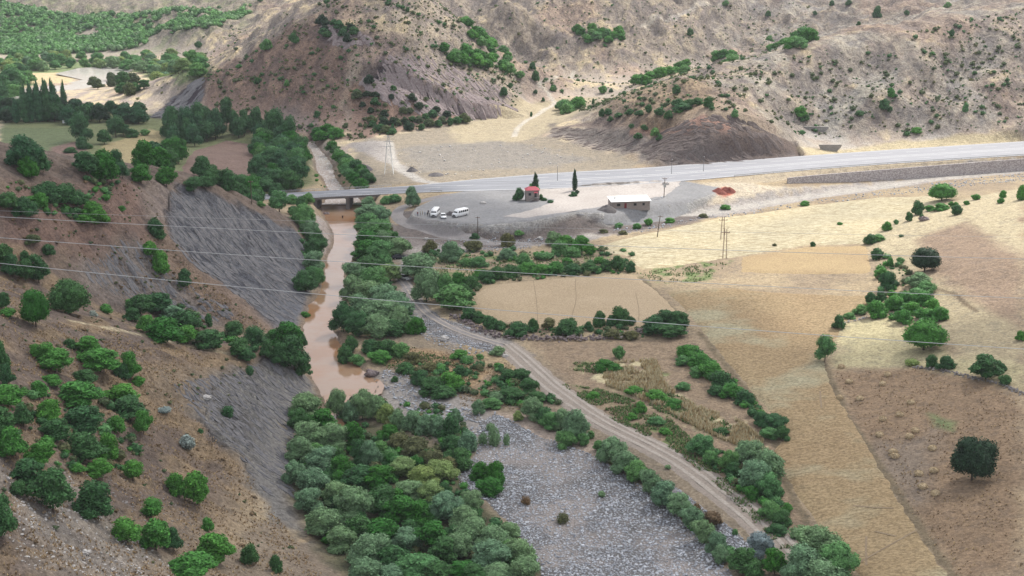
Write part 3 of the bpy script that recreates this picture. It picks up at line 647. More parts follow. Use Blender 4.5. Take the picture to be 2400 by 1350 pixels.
# ------------------------------------------------------------------ box / tube builders
class MB:
    def __init__(s): s.v = []; s.f = []
    def add(s, v, f):
        k = len(s.v); s.v += [tuple(map(float, p)) for p in v]; s.f += [tuple(i+k for i in q) for q in f]; return s
    def box(s, x0, x1, y0, y1, z0, z1, M4=None):
        v = [(x0,y0,z0),(x1,y0,z0),(x1,y1,z0),(x0,y1,z0),(x0,y0,z1),(x1,y0,z1),(x1,y1,z1),(x0,y1,z1)]
        if M4: v = [M4 @ Vector(p) for p in v]
        return s.add(v, [(0,3,2,1),(4,5,6,7),(0,1,5,4),(1,2,6,5),(2,3,7,6),(3,0,4,7)])
    def tube(s, pts, r, k=6, cap=True):
        pts = [Vector(p) for p in pts]; rr = r if isinstance(r, (list, tuple)) else [r]*len(pts); V = []; Fc = []
        for i, p in enumerate(pts):
            t = (pts[min(i+1, len(pts)-1)]-pts[max(i-1, 0)]).normalized(); a = t.cross(Vector((0, 0, 1)) if abs(t.z) < .9 else Vector((1, 0, 0))).normalized(); b = t.cross(a)
            for j in range(k): V.append(p+(a*math.cos(6.2832*j/k)+b*math.sin(6.2832*j/k))*rr[i])
        for i in range(len(pts)-1):
            for j in range(k): Fc.append((i*k+j, i*k+(j+1) % k, (i+1)*k+(j+1) % k, (i+1)*k+j))
        if cap: Fc += [tuple(range(k))[::-1], tuple((len(pts)-1)*k+j for j in range(k))]
        return s.add(V, Fc)
    def prism(s, outline, y0, y1):
        """outline in x,z extruded along y"""
        k = len(outline); v = [(x, y0, z) for x, z in outline]+[(x, y1, z) for x, z in outline]
        return s.add(v, [tuple(range(k)), tuple(range(k, 2*k))[::-1]]+[(i, i+k, (i+1) % k+k, (i+1) % k) for i in range(k)])
    def mesh(s, name, mat, smooth=False, bev=0):
        me = bpy.data.meshes.new(name); me.from_pydata(s.v, [], s.f)
        b = bmesh.new(); b.from_mesh(me); bmesh.ops.recalc_face_normals(b, faces=b.faces)
        if bev: bmesh.ops.bevel(b, geom=b.edges[:], offset=bev, segments=2, affect='EDGES')
        b.to_mesh(me); b.free()
        if smooth:
            for p in me.polygons: p.use_smooth = True
        me.materials.append(mat); return me
    def build(s, name, mat, parent=None, **k): return link(name, s.mesh(name, mat, **k), parent)

M['white'] = plain('white_paint', (.78, .79, .80), .35, .04); M['glass'] = plain('dark_glass', (.02, .022, .026), .08, .1)
M['black'] = plain('rubber', (.02, .02, .022), .8); M['darkcar'] = plain('dark_paint', (.018, .018, .03), .25); M['trim'] = plain('grey_trim', (.12, .12, .13), .5)
M['concrete'] = soil('concrete', (.33, .32, .31), (.27, .26, .25), .5, 4, bst=.3); M['conc_dark'] = soil('concrete_old', (.20, .185, .18), (.15, .14, .14), .5, 4, bst=.3)
M['steel'] = plain('galvanised', (.42, .43, .44), .45, .1, metal=.6); M['wood'] = plain('pole_wood', (.10, .075, .055), .85); M['rust'] = plain('rust_steel', (.17, .10, .075), .7)
M['roofwhite'] = plain('sheet_roof', (.70, .70, .69), .4, .05); M['roofred'] = plain('red_roof', (.36, .06, .085), .5, .2); M['block'] = soil('block_wall', (.36, .31, .29), (.31, .27, .255), 1, 5, bst=.3)
M['door'] = plain('maroon_door', (.16, .025, .03), .6); M['lamp'] = plain('headlamp', (.7, .7, .72), .15)
M['stone'] = soil('rock', (.34, .32, .31), (.26, .245, .24), 1.2, 5, bst=.5); M['stonew'] = soil('pale_rock', (.62, .60, .58), (.52, .5, .48), 1.2, 5, bst=.4); M['purple'] = soil('purple_rubble', (.20, .155, .155), (.30, .26, .26), 1.2, 5, bst=.5)
M['hay'] = wheat('hay', (.66, .53, .35), (.56, .44, .28), 0, 0, 6, 1)

# ------------------------------------------------------------------ highway
q = N('asphalt'); v = q.pos(.012, .9, 1, math.atan2(RUw[9][1]-RUw[4][1], RUw[9][0]-RUw[4][0])*-1)
a = q.noise(v, 1.3, 4, .6); b = q.noise(q.pos(), .9, 4, .7); c = q.noise(q.pos(.05, 1.2, 1), .25, 3, .5)
k = q.mix(q.ramp(a, .40, .60), (.16, .165, .185), (.29, .30, .325)); k = q.mix(q.ramp(b, .3, .7), k, q.mix(1.0, k, (.86, .86, .86), 'MULTIPLY'))
px_ = q.n('ShaderNodeSeparateXYZ'); q.l(q.pos(), px_.inputs[0])
mr = q.n('ShaderNodeMapRange'); mr.inputs['From Min'].default_value = -20; mr.inputs['From Max'].default_value = 120; mr.inputs['To Min'].default_value = 0; mr.inputs['To Max'].default_value = .75; q.l(px_.outputs[0], mr.inputs[0])
k = q.mix(mr.outputs[0], k, (.29, .29, .31)); q.col(k).rough(.75); q.nrm(q.bump(b, .15, .05)); M['asphalt'] = q.m
def interp_line(L_, n_):
    L_ = np.array(L_); d = np.r_[0, np.cumsum(np.linalg.norm(np.diff(L_[:, :2], axis=0), axis=1))]; t = np.linspace(0, d[-1], n_)
    o = np.column_stack([np.interp(t, d, L_[:, i]) for i in range(3)]); 
    for _ in range(4): o[1:-1] = (o[:-2]+2*o[1:-1]+o[2:])/4
    return o
NU = 120; xs = np.linspace(RUw[0][0]-20, RUw[-1][0], NU)
def yl(L_, x): 
    L_ = np.array(L_); y = np.interp(x, L_[:, 0], L_[:, 1]); k = np.ones(5)/5
    return np.convolve(np.pad(y, 2, mode='edge'), k, 'valid')
yu, yd = yl(RUw, xs), yl(RLw, xs); zz = z_on_road(xs)
BRX = (U(652, 460, 4.8)[0], U(905, 453, 4.8)[0])
def road_strip(name, x, ya, yb, z, mat, kind='structure', parent=None):
    V = []; Fc = []
    for i in range(len(x)): V += [(x[i], ya[i], z[i]), (x[i], yb[i], z[i])]
    for i in range(len(x)-1): Fc.append((2*i+1, 2*i+3, 2*i+2, 2*i))
    me = raw_mesh(name, V, Fc, mat, True); return tag(link(name, me, parent), kind=kind)
road_strip('highway', xs, yu, yd, zz+.02, M['asphalt'])
def lane(f, wd, dash=None, x0=None, x1=None):
    mbx = []; V = []; Fc = []
    xx = np.arange(x0, x1, 3.0); yy = np.interp(xx, xs, yd+(yu-yd)*0)+(np.interp(xx, xs, yu)-np.interp(xx, xs, yd))*f; z_ = z_on_road(xx)+.03
    for i in range(len(xx)-1):
        if dash and (i % 4) > 1: continue
        k = len(V); V += [(xx[i], yy[i]-wd, z_[i]), (xx[i+1], yy[i+1]-wd, z_[i+1]), (xx[i+1], yy[i+1]+wd, z_[i+1]), (xx[i], yy[i]+wd, z_[i])]; Fc.append((k, k+1, k+2, k+3))
    return V, Fc
xr = U(1250, 420, 6)[0]; xe = xs[-1]; V, Fc = [], []
for f, wd, ds, a_, b_ in ((.04,.16,None,-60,xe),(.96,.16,None,-60,xe),(.27,.12,1,xr,xe),(.44,.16,None,xr,xe),(.52,.16,None,xr,xe),(.75,.12,1,xr,xe),(.5,.12,1,BRX[0]-20,xr-20)):
    v_, f_ = lane(f, wd, ds, a_, b_); k = len(V); V += v_; Fc += [tuple(i+k for i in t) for t in f_]
M['marking'] = plain('road_marking', (.62, .62, .62), .6); tag(link('lane_markings', raw_mesh('lane_markings', V, Fc, M['marking'])), kind='structure')
# bridge
br = empty('road_bridge', (0, 0, 0)); tag(br, 'low concrete road bridge on wall piers crossing the brown river', 'bridge')
bxs = np.linspace(BRX[0]-1, BRX[1]+1, 14); bu = np.interp(bxs, xs, yu)+.35; bd = np.interp(bxs, xs, yd)-.35; bz = z_on_road(bxs)
mb = MB()
for i in range(13):
    for (a_, b_) in ((0, 0),):
        mb.add([(bxs[i], bd[i], bz[i]-.75), (bxs[i+1], bd[i+1], bz[i+1]-.75), (bxs[i+1], bu[i+1], bz[i+1]-.75), (bxs[i], bu[i], bz[i]-.75),
                (bxs[i], bd[i], bz[i]-.02), (bxs[i+1], bd[i+1], bz[i+1]-.02), (bxs[i+1], bu[i+1], bz[i+1]-.02), (bxs[i], bu[i], bz[i]-.02)],
               [(0,3,2,1),(4,5,6,7),(0,1,5,4),(2,3,7,6)]+([(3,0,4,7)] if i == 0 else [])+([(1,2,6,5)] if i == 12 else []))
mb.build('deck', M['conc_dark'], br)
for side, yy_ in (('parapet', bd), ('parapet', bu)):
    mb = MB(); s_ = -1 if yy_ is bd else 1
    mb.tube([(bxs[i], yy_[i]-s_*.15, bz[i]+.85) for i in range(14)], .05, 5); mb.tube([(bxs[i], yy_[i]-s_*.15, bz[i]+.5) for i in range(14)], .04, 5)
    for t in np.linspace(0, 1, 27):
        X_ = bxs[0]+(bxs[-1]-bxs[0])*t; Y_ = float(np.interp(X_, bxs, yy_))-s_*.15; Z_ = float(z_on_road(X_)); mb.tube([(X_, Y_, Z_-.1), (X_, Y_, Z_+.9)], .045, 5)
    mb.build('railing', M['steel'], br)
for ppx in (748, 820, 900):
    X_ = U(ppx, 470, 2)[0]; y0_, y1_ = float(np.interp(X_, xs, yd)), float(np.interp(X_, xs, yu)); Z_ = float(z_on_road(X_))
    mb = MB().box(X_-.6, X_+.6, y0_+.1, y1_-.1, -1.2, Z_-1.1); mb.box(X_-.85, X_+.85, y0_-.1, y1_+.1, Z_-1.1, Z_-.75); mb.build('pier', M['conc_dark'], br)
for X_ in (BRX[0]-.5, BRX[1]+.5):
    y0_, y1_ = float(np.interp(X_, xs, yd)), float(np.interp(X_, xs, yu)); MB().box(X_-.8, X_+.8, y0_-.6, y1_+.6, .2, 3.98).build('abutment', M['concrete'], br)

# ------------------------------------------------------------------ roadside: wall, rails, lamps
q = N('masonry'); bt = q.n('ShaderNodeTexVoronoi'); bt.inputs['Scale'].default_value = 1.6; q.l(q.pos(1, 1, 1.4), bt.inputs['Vector']); sc_ = q.n('ShaderNodeSeparateColor'); q.l(bt.outputs['Color'], sc_.inputs[0])
k = q.ramp(sc_.outputs[0], 0, 1, (.36, .325, .315), (.50, .465, .45)); k = q.mix(q.ramp(bt.outputs['Distance'], .45, .6), k, (.28, .25, .245)); q.col(k); q.nrm(q.bump(bt.outputs['Distance'], .5, .1)); M['masonry'] = q.m
wt = [U(*p) for p in [(1846,417,8.0),(1900,411,8.2),(2000,403,8.4),(2150,391,8.8),(2300,379,9.3),(2400,372,9.6),(2700,352,10.4)]]
WL = interp_line(wt, 50); mb = MB()
for i in range(49):
    a_, b_ = WL[i], WL[i+1]; t_ = np.array([b_[0]-a_[0], b_[1]-a_[1]]); t_ = t_/np.linalg.norm(t_); nn = np.array([t_[1], -t_[0]])*.35
    zb = [float(h(p[0], p[1]-3))-1.2 for p in (a_, b_)]
    zb = [min(zb[0], a_[2]-.8), min(zb[1], b_[2]-.8)]
    mb.add([(a_[0]+nn[0]*2.4, a_[1]+nn[1]*2.4, zb[0]), (b_[0]+nn[0]*2.4, b_[1]+nn[1]*2.4, zb[1]), (b_[0]-nn[0], b_[1]-nn[1], zb[1]), (a_[0]-nn[0], a_[1]-nn[1], zb[0]),
            (a_[0]+nn[0], a_[1]+nn[1], a_[2]), (b_[0]+nn[0], b_[1]+nn[1], b_[2]), (b_[0]-nn[0], b_[1]-nn[1], b_[2]), (a_[0]-nn[0], a_[1]-nn[1], a_[2])],
           [(4,5,6,7),(0,1,5,4),(2,3,7,6)]+([(3,0,4,7)] if i == 0 else [])+([(1,2,6,5)] if i == 48 else []))
tag(mb.build('retaining_wall', M['masonry']), 'long grey masonry retaining wall below the right end of the highway', 'wall')
def guardrail(px0, px1, f, label):
    g = empty('guard_rail', U(px0, 400, 7)); x0 = U(px0, np.interp(px0, [p[0] for p in RL], [p[1] for p in RL]), roadz(px0))[0]; x1 = U(px1, np.interp(px1, [p[0] for p in RL], [p[1] for p in RL]), roadz(px1))[0]
    g.location = (x0, float(np.interp(x0, xs, yd)), float(z_on_road(x0))); loc = Vector(g.location)
    mb = MB(); mp_ = MB(); pts = []
    for X_ in np.arange(x0, x1, 4.0):
        Y_ = float(np.interp(X_, xs, yd))*(1-f)+float(np.interp(X_, xs, yu))*f; Z_ = float(z_on_road(X_)); pts.append(Vector((X_, Y_, Z_+.65))-loc); mp_.box(X_-.06-loc.x, X_+.06-loc.x, Y_-.06-loc.y, Y_+.06-loc.y, Z_-.1-loc.z, Z_+.7-loc.z)
    for a_, b_ in zip(pts[:-1], pts[1:]):
        mb.add([a_+Vector((0,-.09,-.15)), b_+Vector((0,-.09,-.15)), b_+Vector((0,-.09,.15)), a_+Vector((0,-.09,.15)), a_+Vector((0,-.13,0)), b_+Vector((0,-.13,0))], [(0,1,5,4),(4,5,2,3)])
    mb.build('rail', M['steel'], g); tag(mp_.build('posts', M['steel'], g), kind='stuff'); tag(g, label, 'guard rail')
guardrail(1720, 2600, -.03, 'dark steel guard rail along the near edge of the highway')
guardrail(1010, 1060, -.02, 'short steel guard rail where the bridge meets the highway')
def at_road(px, f):
    X_ = U(px, np.interp(px, [p[0] for p in RL], [p[1] for p in RL]), roadz(px))[0]
    return X_, float(np.interp(X_, xs, yd))*(1-f)+float(np.interp(X_, xs, yu))*f, float(z_on_road(X_))
mb = MB().tube([(0,0,0),(0,0,6.5),(0,-.5,7.3)], [.1,.07,.05], 6); lm = mb.mesh('pole', M['trim']); lh = MB().box(-.12,.12,-1.3,-.45,7.22,7.36).mesh('lamp_head', M['steel'])
for i, (ppx, lab) in enumerate(((1310,'first from the left, above the slim poplar'),(1586,'middle, above the transformer pole'),(1663,'rightmost, beyond the transformer pole'))):
    g = empty('street_lamp', at_road(ppx, .48), 0, (1, 1, .8)); tag(g, 'thin highway lamp post, '+lab, 'street lamp', 'lamp posts on the highway median'); link('pole', lm, g); link('lamp_head', lh, g)

# culvert walls on the hill side
for (ppx, ppy, wd, hh, lab) in ((1912, 302, 11, 2.2, 'grey concrete check dam wall, the upper one in the gully'), (1945, 349, 9.5, 3.0, 'grey concrete culvert headwall, the lower one beside the highway')):
    c = T(ppx, ppy+4); g = empty('check_dam', (c[0], c[1], c[2]-.8)); tag(g, lab, 'concrete wall')
    MB().prism([(-wd/2,1.2 if hh < 2.5 else hh-.2),(-wd/2+1.6,0),(wd/2-2.2,0),(wd/2,hh-.5),(wd/2,hh+.1),(-wd/2,hh+.1)], -.35, .35).build('wall', M['concrete'], g)
    MB().box(-wd/2-.15, wd/2+.15, -.45, .45, hh+.103, hh+.35).build('coping', M['concrete'], g)

# ------------------------------------------------------------------ buildings
def place(px, py, name, label, cat, rz=0, z=None, group=None):
    c = T(px, py) if z is None else U(px, py, z); o = empty(name, c, rz); tag(o, label, cat, group); return o
# small house with a red roof and an outside stair
hs = place(1247, 470, 'small_house', 'small grey house with a red hipped roof and an outside stair', 'house', .12)
W2, D2_, Z1 = 2.25, 1.9, 4.0
MB().box(-W2, W2, -D2_, D2_, -.3, Z1).build('wall', M['block'], hs)
MB().add([(-2.55,-2.2,Z1+.003),(2.55,-2.2,Z1+.003),(2.55,2.2,Z1+.003),(-2.55,2.2,Z1+.003),(-1.2,0,Z1+1.05),(1.2,0,Z1+1.05)], [(0,1,5,4),(1,2,5),(2,3,4,5),(3,0,4),(0,3,2,1)]).build('roof', M['roofred'], hs)
MB().add([(.3,-2.9,3.25),(1.75,-2.9,3.25),(1.75,-1.92,3.6),(.3,-1.92,3.6),(.3,-2.9,3.17),(1.75,-2.9,3.17),(1.75,-1.92,3.5),(.3,-1.92,3.5)], [(0,1,2,3),(7,6,5,4),(0,4,5,1),(1,5,6,2),(3,7,4,0)]).build('porch_roof', M['roofred'], hs)
MB().box(.35,1.75,-2.95,-1.905,1.35,1.55).build('landing', M['concrete'], hs)
MB().box(.55,1.35,-1.93,-1.903,1.55,3.1).build('door', M['glass'], hs)
MB().box(1.65,1.85,-2.95,-2.75,-.3,1.35).build('column', M['concrete'], hs)
wf = MB().box(-1.55,-.55,-1.94,-1.903,2.1,3.1).build('window', M['trim'], hs); MB().box(-1.45,-.65,-1.96,-1.943,2.2,3.0).build('pane', M['glass'], wf)
for i in range(8): MB().box(.35-.32*(i+1), .35-.32*i, -2.9, -1.96, 1.35-.17*(i+1)-.28, 1.35-.17*(i+1)).build('step', M['concrete'], hs)
MB().tube([(.35,-2.9,2.4),(-2.2,-2.9,.95)], .045, 5).build('handrail', M['concrete'], hs)
# long shed
sh = place(1474, 484, 'long_shed', 'long low grey block building with a white sheet roof', 'building', .17)
LW, LD = 6.7, 2.6; sh.scale = (1, 1, .84)
MB().box(-LW, LW, -LD, LD, -1.2, 2.7).build('wall', M['block'], sh)
rf = MB().add([(-LW-.4,-LD-.5,2.72),(LW+.4,-LD-.5,2.72),(LW+.4,LD+.4,3.75),(-LW-.4,LD+.4,3.75),(-LW-.4,-LD-.5,2.86),(LW+.4,-LD-.5,2.86),(LW+.4,LD+.4,3.9),(-LW-.4,LD+.4,3.9)], [(3,2,1,0),(4,5,6,7),(0,1,5,4),(1,2,6,5),(2,3,7,6),(3,0,4,7)]).build('roof', M['roofwhite'], sh)
MB().box(-5.2,-4.85,-.3,.05,3.1,4.5).build('chimney', M['steel'], rf)
MB().add([(-LW,-LD,2.703),(-LW+.25,-LD,2.703),(-LW+.25,LD,3.55),(-LW,LD,3.55),(-LW,LD,2.703),(-LW+.25,LD,2.703)], [(0,1,2,3),(0,3,4),(1,5,2),(3,2,5,4)]).build('gable', M['block'], sh)
MB().add([(LW,-LD,2.703),(LW-.25,-LD,2.703),(LW-.25,LD,3.55),(LW,LD,3.55),(LW,LD,2.703),(LW-.25,LD,2.703)], [(0,1,2,3),(0,3,4),(1,5,2),(3,2,5,4)]).build('gable', M['block'], sh)
MB().box(-2.3,-1.5,-LD-.05,-LD-.003,.0,2.1).build('door', M['door'], sh)
for (a_, b_) in ((-5.0,-3.7),(.9,2.0),(4.0,4.9)):
    wf = MB().box(a_, b_, -LD-.05, -LD-.003, .9, 2.0).build('window', M['trim'], sh); MB().box(a_+.1, b_-.1, -LD-.075, -LD-.053, 1.0, 1.9).build('pane', M['glass'], wf)
wf = MB().box(-LW-.05,-LW-.003,-.6,.6,.9,1.9).build('window', M['trim'], sh); MB().box(-LW-.075,-LW-.053,-.5,.5,1.0,1.8).build('pane', M['glass'], wf)
# white hut among the poplars
hut = place(158, 288, 'white_hut', 'tiny white hut at the foot of the tall poplars', 'hut'); MB().box(-2,2,-1.5,1.5,-.2,2.4).build('wall', M['white'], hut); MB().add([(-2.3,-1.8,2.4),(2.3,-1.8,2.4),(2.3,1.8,2.4),(-2.3,1.8,2.4),(-2.3,0,3.3),(2.3,0,3.3)], [(0,1,5,4),(2,3,4,5),(1,2,5),(3,0,4)]).build('roof', M['roofwhite'], hut)
MB().box(-.4,.4,-1.55,-1.503,0,1.9).build('door', M['glass'], hut)

# ------------------------------------------------------------------ vehicles
def wheels(root, xs_, w, r):
    for x in xs_:
        for s_ in (-1, 1):
            y = s_*(w/2-.1); t = MB().tube([(x, y-.11, r), (x, y+.11, r)], r, 14).build('wheel', M['black'], root); MB().tube([(x, y-.117, r), (x, y+.117, r)], r*.55, 10).build('rim', M['steel'], t)
def side_prism(pts, w, taper):
    """body: outline (x,z), narrowed with height"""
    k = len(pts); v = []
    for s_ in (-1, 1): v += [(x, s_*(w/2-max(0, z-taper[0])*taper[1]), z) for x, z in pts]
    m = MB(); m.add(v, [tuple(range(k)), tuple(range(k, 2*k))[::-1]]+[(i, i+k, (i+1) % k+k, (i+1) % k) for i in range(k)]); return m
def car(px, py, rz, label, cat, body=None, kind='sedan', group=None):
    g = place(px, py, 'parked_car' if kind != 'van' else 'minibus', label, cat, rz, group=group); B_ = M[body or 'white']
    if kind == 'van':
        w = 2.05; o = [(-2.95,.35),(-3.0,1.0),(-2.95,2.45),(-2.7,2.62),(1.3,2.62),(1.75,2.5),(2.45,1.55),(2.95,1.25),(3.05,.85),(3.0,.35)]
        side_prism(o, w, (1.2, .09)).build('body', B_, g, bev=.06, smooth=True)
        MB().add([(1.80,-.80,2.40),(1.80,.80,2.40),(2.50,.92,1.52),(2.50,-.92,1.52)], [(0,1,2,3)]).build('windscreen', M['glass'], g)
        for s_ in (-1, 1):
            for (a_, b_) in ((1.0,1.95),(.1,.9),(-.9,0),(-1.9,-1.0),(-2.75,-2.0)):
                y1_, y2_ = s_*(1.03-.035+.012), s_*(1.03-.1+.012); MB().add([(a_, y1_, 1.52),(b_, y1_, 1.52),(b_-.1 if b_ < 1.5 else b_-.5, y2_, 2.2),(a_+.0, y2_, 2.2)], [(0,1,2,3)]).build('side_window', M['glass'], g)
            MB().box(2.96,3.06,s_*.75-.18,s_*.75+.18,.85,1.08).build('headlight', M['lamp'], g)
        MB().box(2.98,3.12,-.95,.95,.32,.62).build('bumper', M['trim'], g); MB().box(3.03,3.08,-.45,.45,.68,.98).build('grille', M['black'], g)
        wheels(g, (-1.9, 2.05), w, .36)
    else:
        w = 1.78; o = [(-2.15,.3),(-2.2,.75),(-2.05,.98),(-1.5,1.05),(1.1,1.02),(2.0,.85),(2.2,.65),(2.18,.3)]
        side_prism(o, w, (.7, .12)).build('body', B_, g, bev=.07, smooth=True)
        c = [(-1.75,.98),(-1.25,1.42),(.25,1.46),(1.15,.98)]; side_prism(c, 1.66, (.98, .42)).build('cabin', M['glass'], g)
        side_prism([(-1.28,1.40),(-1.2,1.485),(.2,1.52),(.3,1.44)], 1.36, (1.4, .3)).build('roof', B_, g)
        for s_ in (-1, 1): MB().box(2.1,2.22,s_*.66-.17,s_*.66+.17,.6,.78).build('headlight', M['lamp'], g)
        MB().box(2.14,2.26,-.8,.8,.28,.48).build('bumper', M['trim'], g); wheels(g, (-1.35, 1.35), w, .32)
    return g
car(1020, 506, math.radians(-98), 'white minibus facing the viewer beside the standing people', 'minibus', kind='van')
car(1079, 507, math.radians(-132), 'white minibus parked at an angle right of the gravel heap', 'minibus', kind='van')
car(1039, 511, math.radians(-82), 'small white car parked between the two white minibuses', 'car')
car(936, 607, math.radians(12), 'dark car parked under the trees beside the river track', 'car', 'darkcar')
car(949, 655, math.radians(-48), 'white car on the narrow track between the willows', 'car')

# ------------------------------------------------------------------ people
def person(px, py, rz, label, top, legs, H_=1.72, z=None, wade=0, group=None):
    c = T(px, py) if z is None else U(px, py, z); rng = random.Random(int(px*7)); k = H_/1.72; st = rng.uniform(.08, .16)
    J = [(0,0,.95,.13),(0,0,1.15,.125),(0,0,1.36,.14),(0,0,1.47,.06),(0,.01,1.56,.085),(0,.01,1.65,.09),
         (-.1,0,.86,.09),(-.11,st,.48,.06),(-.11,.0,.07,.045),(-.11,-.12,.03,.04),(.1,0,.86,.09),(.11,-st*.4,.48,.06),(.11,.03,.07,.045),(.11,-.1,.03,.04),
         (-.19,0,1.38,.055),(-.25,.03,1.12,.043),(-.24,-.08,.88,.032),(-.24,-.1,.78,.03),(.19,0,1.38,.055),(.25,.02,1.12,.043),(.22,-.12,.9,.032),(.21,-.16,.82,.03)]
    E = [(0,1),(1,2),(2,3),(3,4),(4,5),(0,6),(6,7),(7,8),(8,9),(0,10),(10,11),(11,12),(12,13),(2,14),(14,15),(15,16),(16,17),(2,18),(18,19),(19,20),(20,21)]
    me = bpy.data.meshes.new('person'); me.from_pydata([(a*k, b*k, d*k) for a, b, d, _ in J], E, [])
    o = link('person', me, None, (c[0], c[1], c[2]-wade), rz); sk = o.modifiers.new('skin', 'SKIN'); o.modifiers.new('sub', 'SUBSURF').render_levels = 1
    for i, (_, _, _, r_) in enumerate(J): me.skin_vertices[0].data[i].radius = (r_*k, r_*k)
    me.skin_vertices[0].data[0].use_root = True
    q = N('clothes'); sp = q.n('ShaderNodeSeparateXYZ'); q.l(q.pos(), sp.inputs[0])
    def ge(v_): 
        m_ = q.n('ShaderNodeMath', operation='GREATER_THAN'); m_.inputs[1].default_value = v_*k; q.l(sp.outputs[2], m_.inputs[0]); return m_.outputs[0]
    kk = q.mix(ge(.93), legs, top); kk = q.mix(ge(1.46), kk, (.42, .27, .20)); kk = q.mix(ge(1.64), kk, (.02, .015, .012)); kk = q.mix(ge(.06), (.02, .02, .02), kk); q.col(kk); me.materials.append(q.m)
    return tag(o, label, 'person', group)
person(979, 507, .4, 'person in dark red clothes standing alone left of the group', (.16,.03,.035), (.03,.03,.05))
person(985, 505, -.6, 'person in pale shirt next to the person in dark red', (.45,.42,.36), (.25,.22,.18))
person(990, 505, 1.2, 'person in cream clothes, second of the pale group', (.42,.38,.3), (.3,.26,.2))
person(996, 506, 2.8, 'person in light grey top in the middle of the group', (.42,.45,.50), (.12,.13,.17))
person(1002, 508, .2, 'person in black clothes nearest the white minibus group, on the left', (.018,.018,.028), (.016,.016,.022))
person(1007, 509, 1.9, 'person in black clothes standing right beside the white minibus', (.02,.018,.03), (.018,.018,.025))
person(1004, 503, 3.0, 'person in dark blue clothes behind the two in black', (.02,.025,.05), (.02,.02,.03))
person(803, 512, .5, 'person in dark clothes wading in the shallow brown river', (.05,.03,.03), (.02,.02,.025), z=0, wade=.45)

# ------------------------------------------------------------------ poles and wires
def wood_pole(px, py, hh, lean, label, trans=False):
    c = T(px, py); g = empty('utility_pole', c); tag(g, label, 'utility pole', None); top = (lean, 0, hh)
    MB().tube([(0,0,-.4),(lean*.5,0,hh*.5),top], [.16,.13,.10], 8).build('pole', M['wood'], g)
    MB().box(lean-.75,lean+.75,-.06,.06,hh-.35,hh-.22).build('crossarm', M['rust'], g)
    for dx in (-.65, 0, .65): MB().tube([(lean+dx,0,hh-.215),(lean+dx,0,hh-.02)], .06, 6).build('insulator', M['stonew'], g)
    if trans:
        MB().box(lean-.45,lean+.45,-.65,-.14,hh*.52,hh*.52+1.2).build('transformer', M['steel'], g); MB().box(lean-.9,lean+.9,-.06,.06,hh*.72,hh*.72+.1).build('lower_crossarm', M['rust'], g)
        for s_ in (-1, 1): MB().tube([(lean, 0, hh-1.1), (lean+s_*1.2, 0, hh+.1)], .04, 5).build('brace', M['rust'], g)
        MB().box(-1.0,-.5,-.9,-.5,-.1,.55).build('switch_box', M['white'], g)
wood_pole(1120, 556, 6.8, 0, 'straight dark wooden pole in front of the gravel yard bank')
wood_pole(1540, 557, 7.2, .8, 'leaning wooden pole at the near corner of the pale stubble field')
wood_pole(1556, 463, 7.2, .15, 'pole with transformer and crossarms right of the white roofed shed', True)
wood_pole(590, 478, 7.0, 0, 'thin pole beside the road left of the bridge')
def hframe(px, py, hh, label):
    c = T(px, py); g = empty('lattice_pylon', c); tag(g, label, 'pylon')
    for s_ in (-1, 1):
        m = MB(); 
        for (a_, b_) in ((-.12,-.12),(.12,-.12),(.12,.12),(-.12,.12)): m.tube([(s_*.55+a_, b_, 0), (s_*.30+a_*.5, b_*.5, hh)], .035, 4)
        for i in range(16):
            z0, z1 = hh*i/16, hh*(i+1)/16; f0, f1 = s_*(.55-.25*i/16), s_*(.55-.25*(i+1)/16); m.tube([(f0-.12, -.12, z0), (f1+.12, -.12, z1)], .02, 4, False)
        m.build('leg', M['rust'], g)
    MB().box(-1.3,1.3,-.08,.08,hh-1.15,hh-1.0).build('crossarm', M['rust'], g)
    for dx in (-1.2, 0, 1.2): MB().tube([(dx,0,hh-.995),(dx,0,hh-.75)], .07, 6).build('insulator', M['trim'], g)
    for s_ in (-1, 1): MB().tube([(s_*.3, 0, hh), (s_*.9, 0, hh+.25)], .035, 4).build('horn', M['rust'], g)
hframe(1698, 606, 9.0, 'twin legged lattice pylon at the edge of the stubble field, the nearer one')
hframe(1693, 562, 7.4, 'slender lattice pylon just behind the twin legged pylon in the stubble')
c = T(912, 408); g = empty('lattice_tower', c); tag(g, 'faint tapering lattice transmission tower on the plain beyond the bridge', 'pylon'); m = MB(); HT = 15.5
def lw(z): return 1.5*(1-z/HT)+.28
for a_, b_ in ((-1,-1),(1,-1),(1,1),(-1,1)): m.tube([(a_*lw(0), b_*lw(0), 0), (a_*lw(HT), b_*lw(HT), HT)], .06, 4)
for i in range(9):
    z0, z1 = HT*i/9, HT*(i+1)/9
    for (a_, b_), (c_, d_) in (((-1,-1),(1,-1)),((1,-1),(1,1)),((1,1),(-1,1)),((-1,1),(-1,-1))):
        m.tube([(a_*lw(z0), b_*lw(z0), z0), (c_*lw(z1), d_*lw(z1), z1)], .035, 3, False); m.tube([(c_*lw(z0), d_*lw(z0), z0), (a_*lw(z1), b_*lw(z1), z1)], .035, 3, False)
m.build('lattice', M['steel'], g)
for z_ in (HT-.6, HT-2.6, HT-4.6): MB().box(-1.9,1.9,-.07,.07,z_,z_+.12).build('crossarm', M['steel'], g)
M['cable'] = plain('cable', (.42, .43, .43), .5, .05)
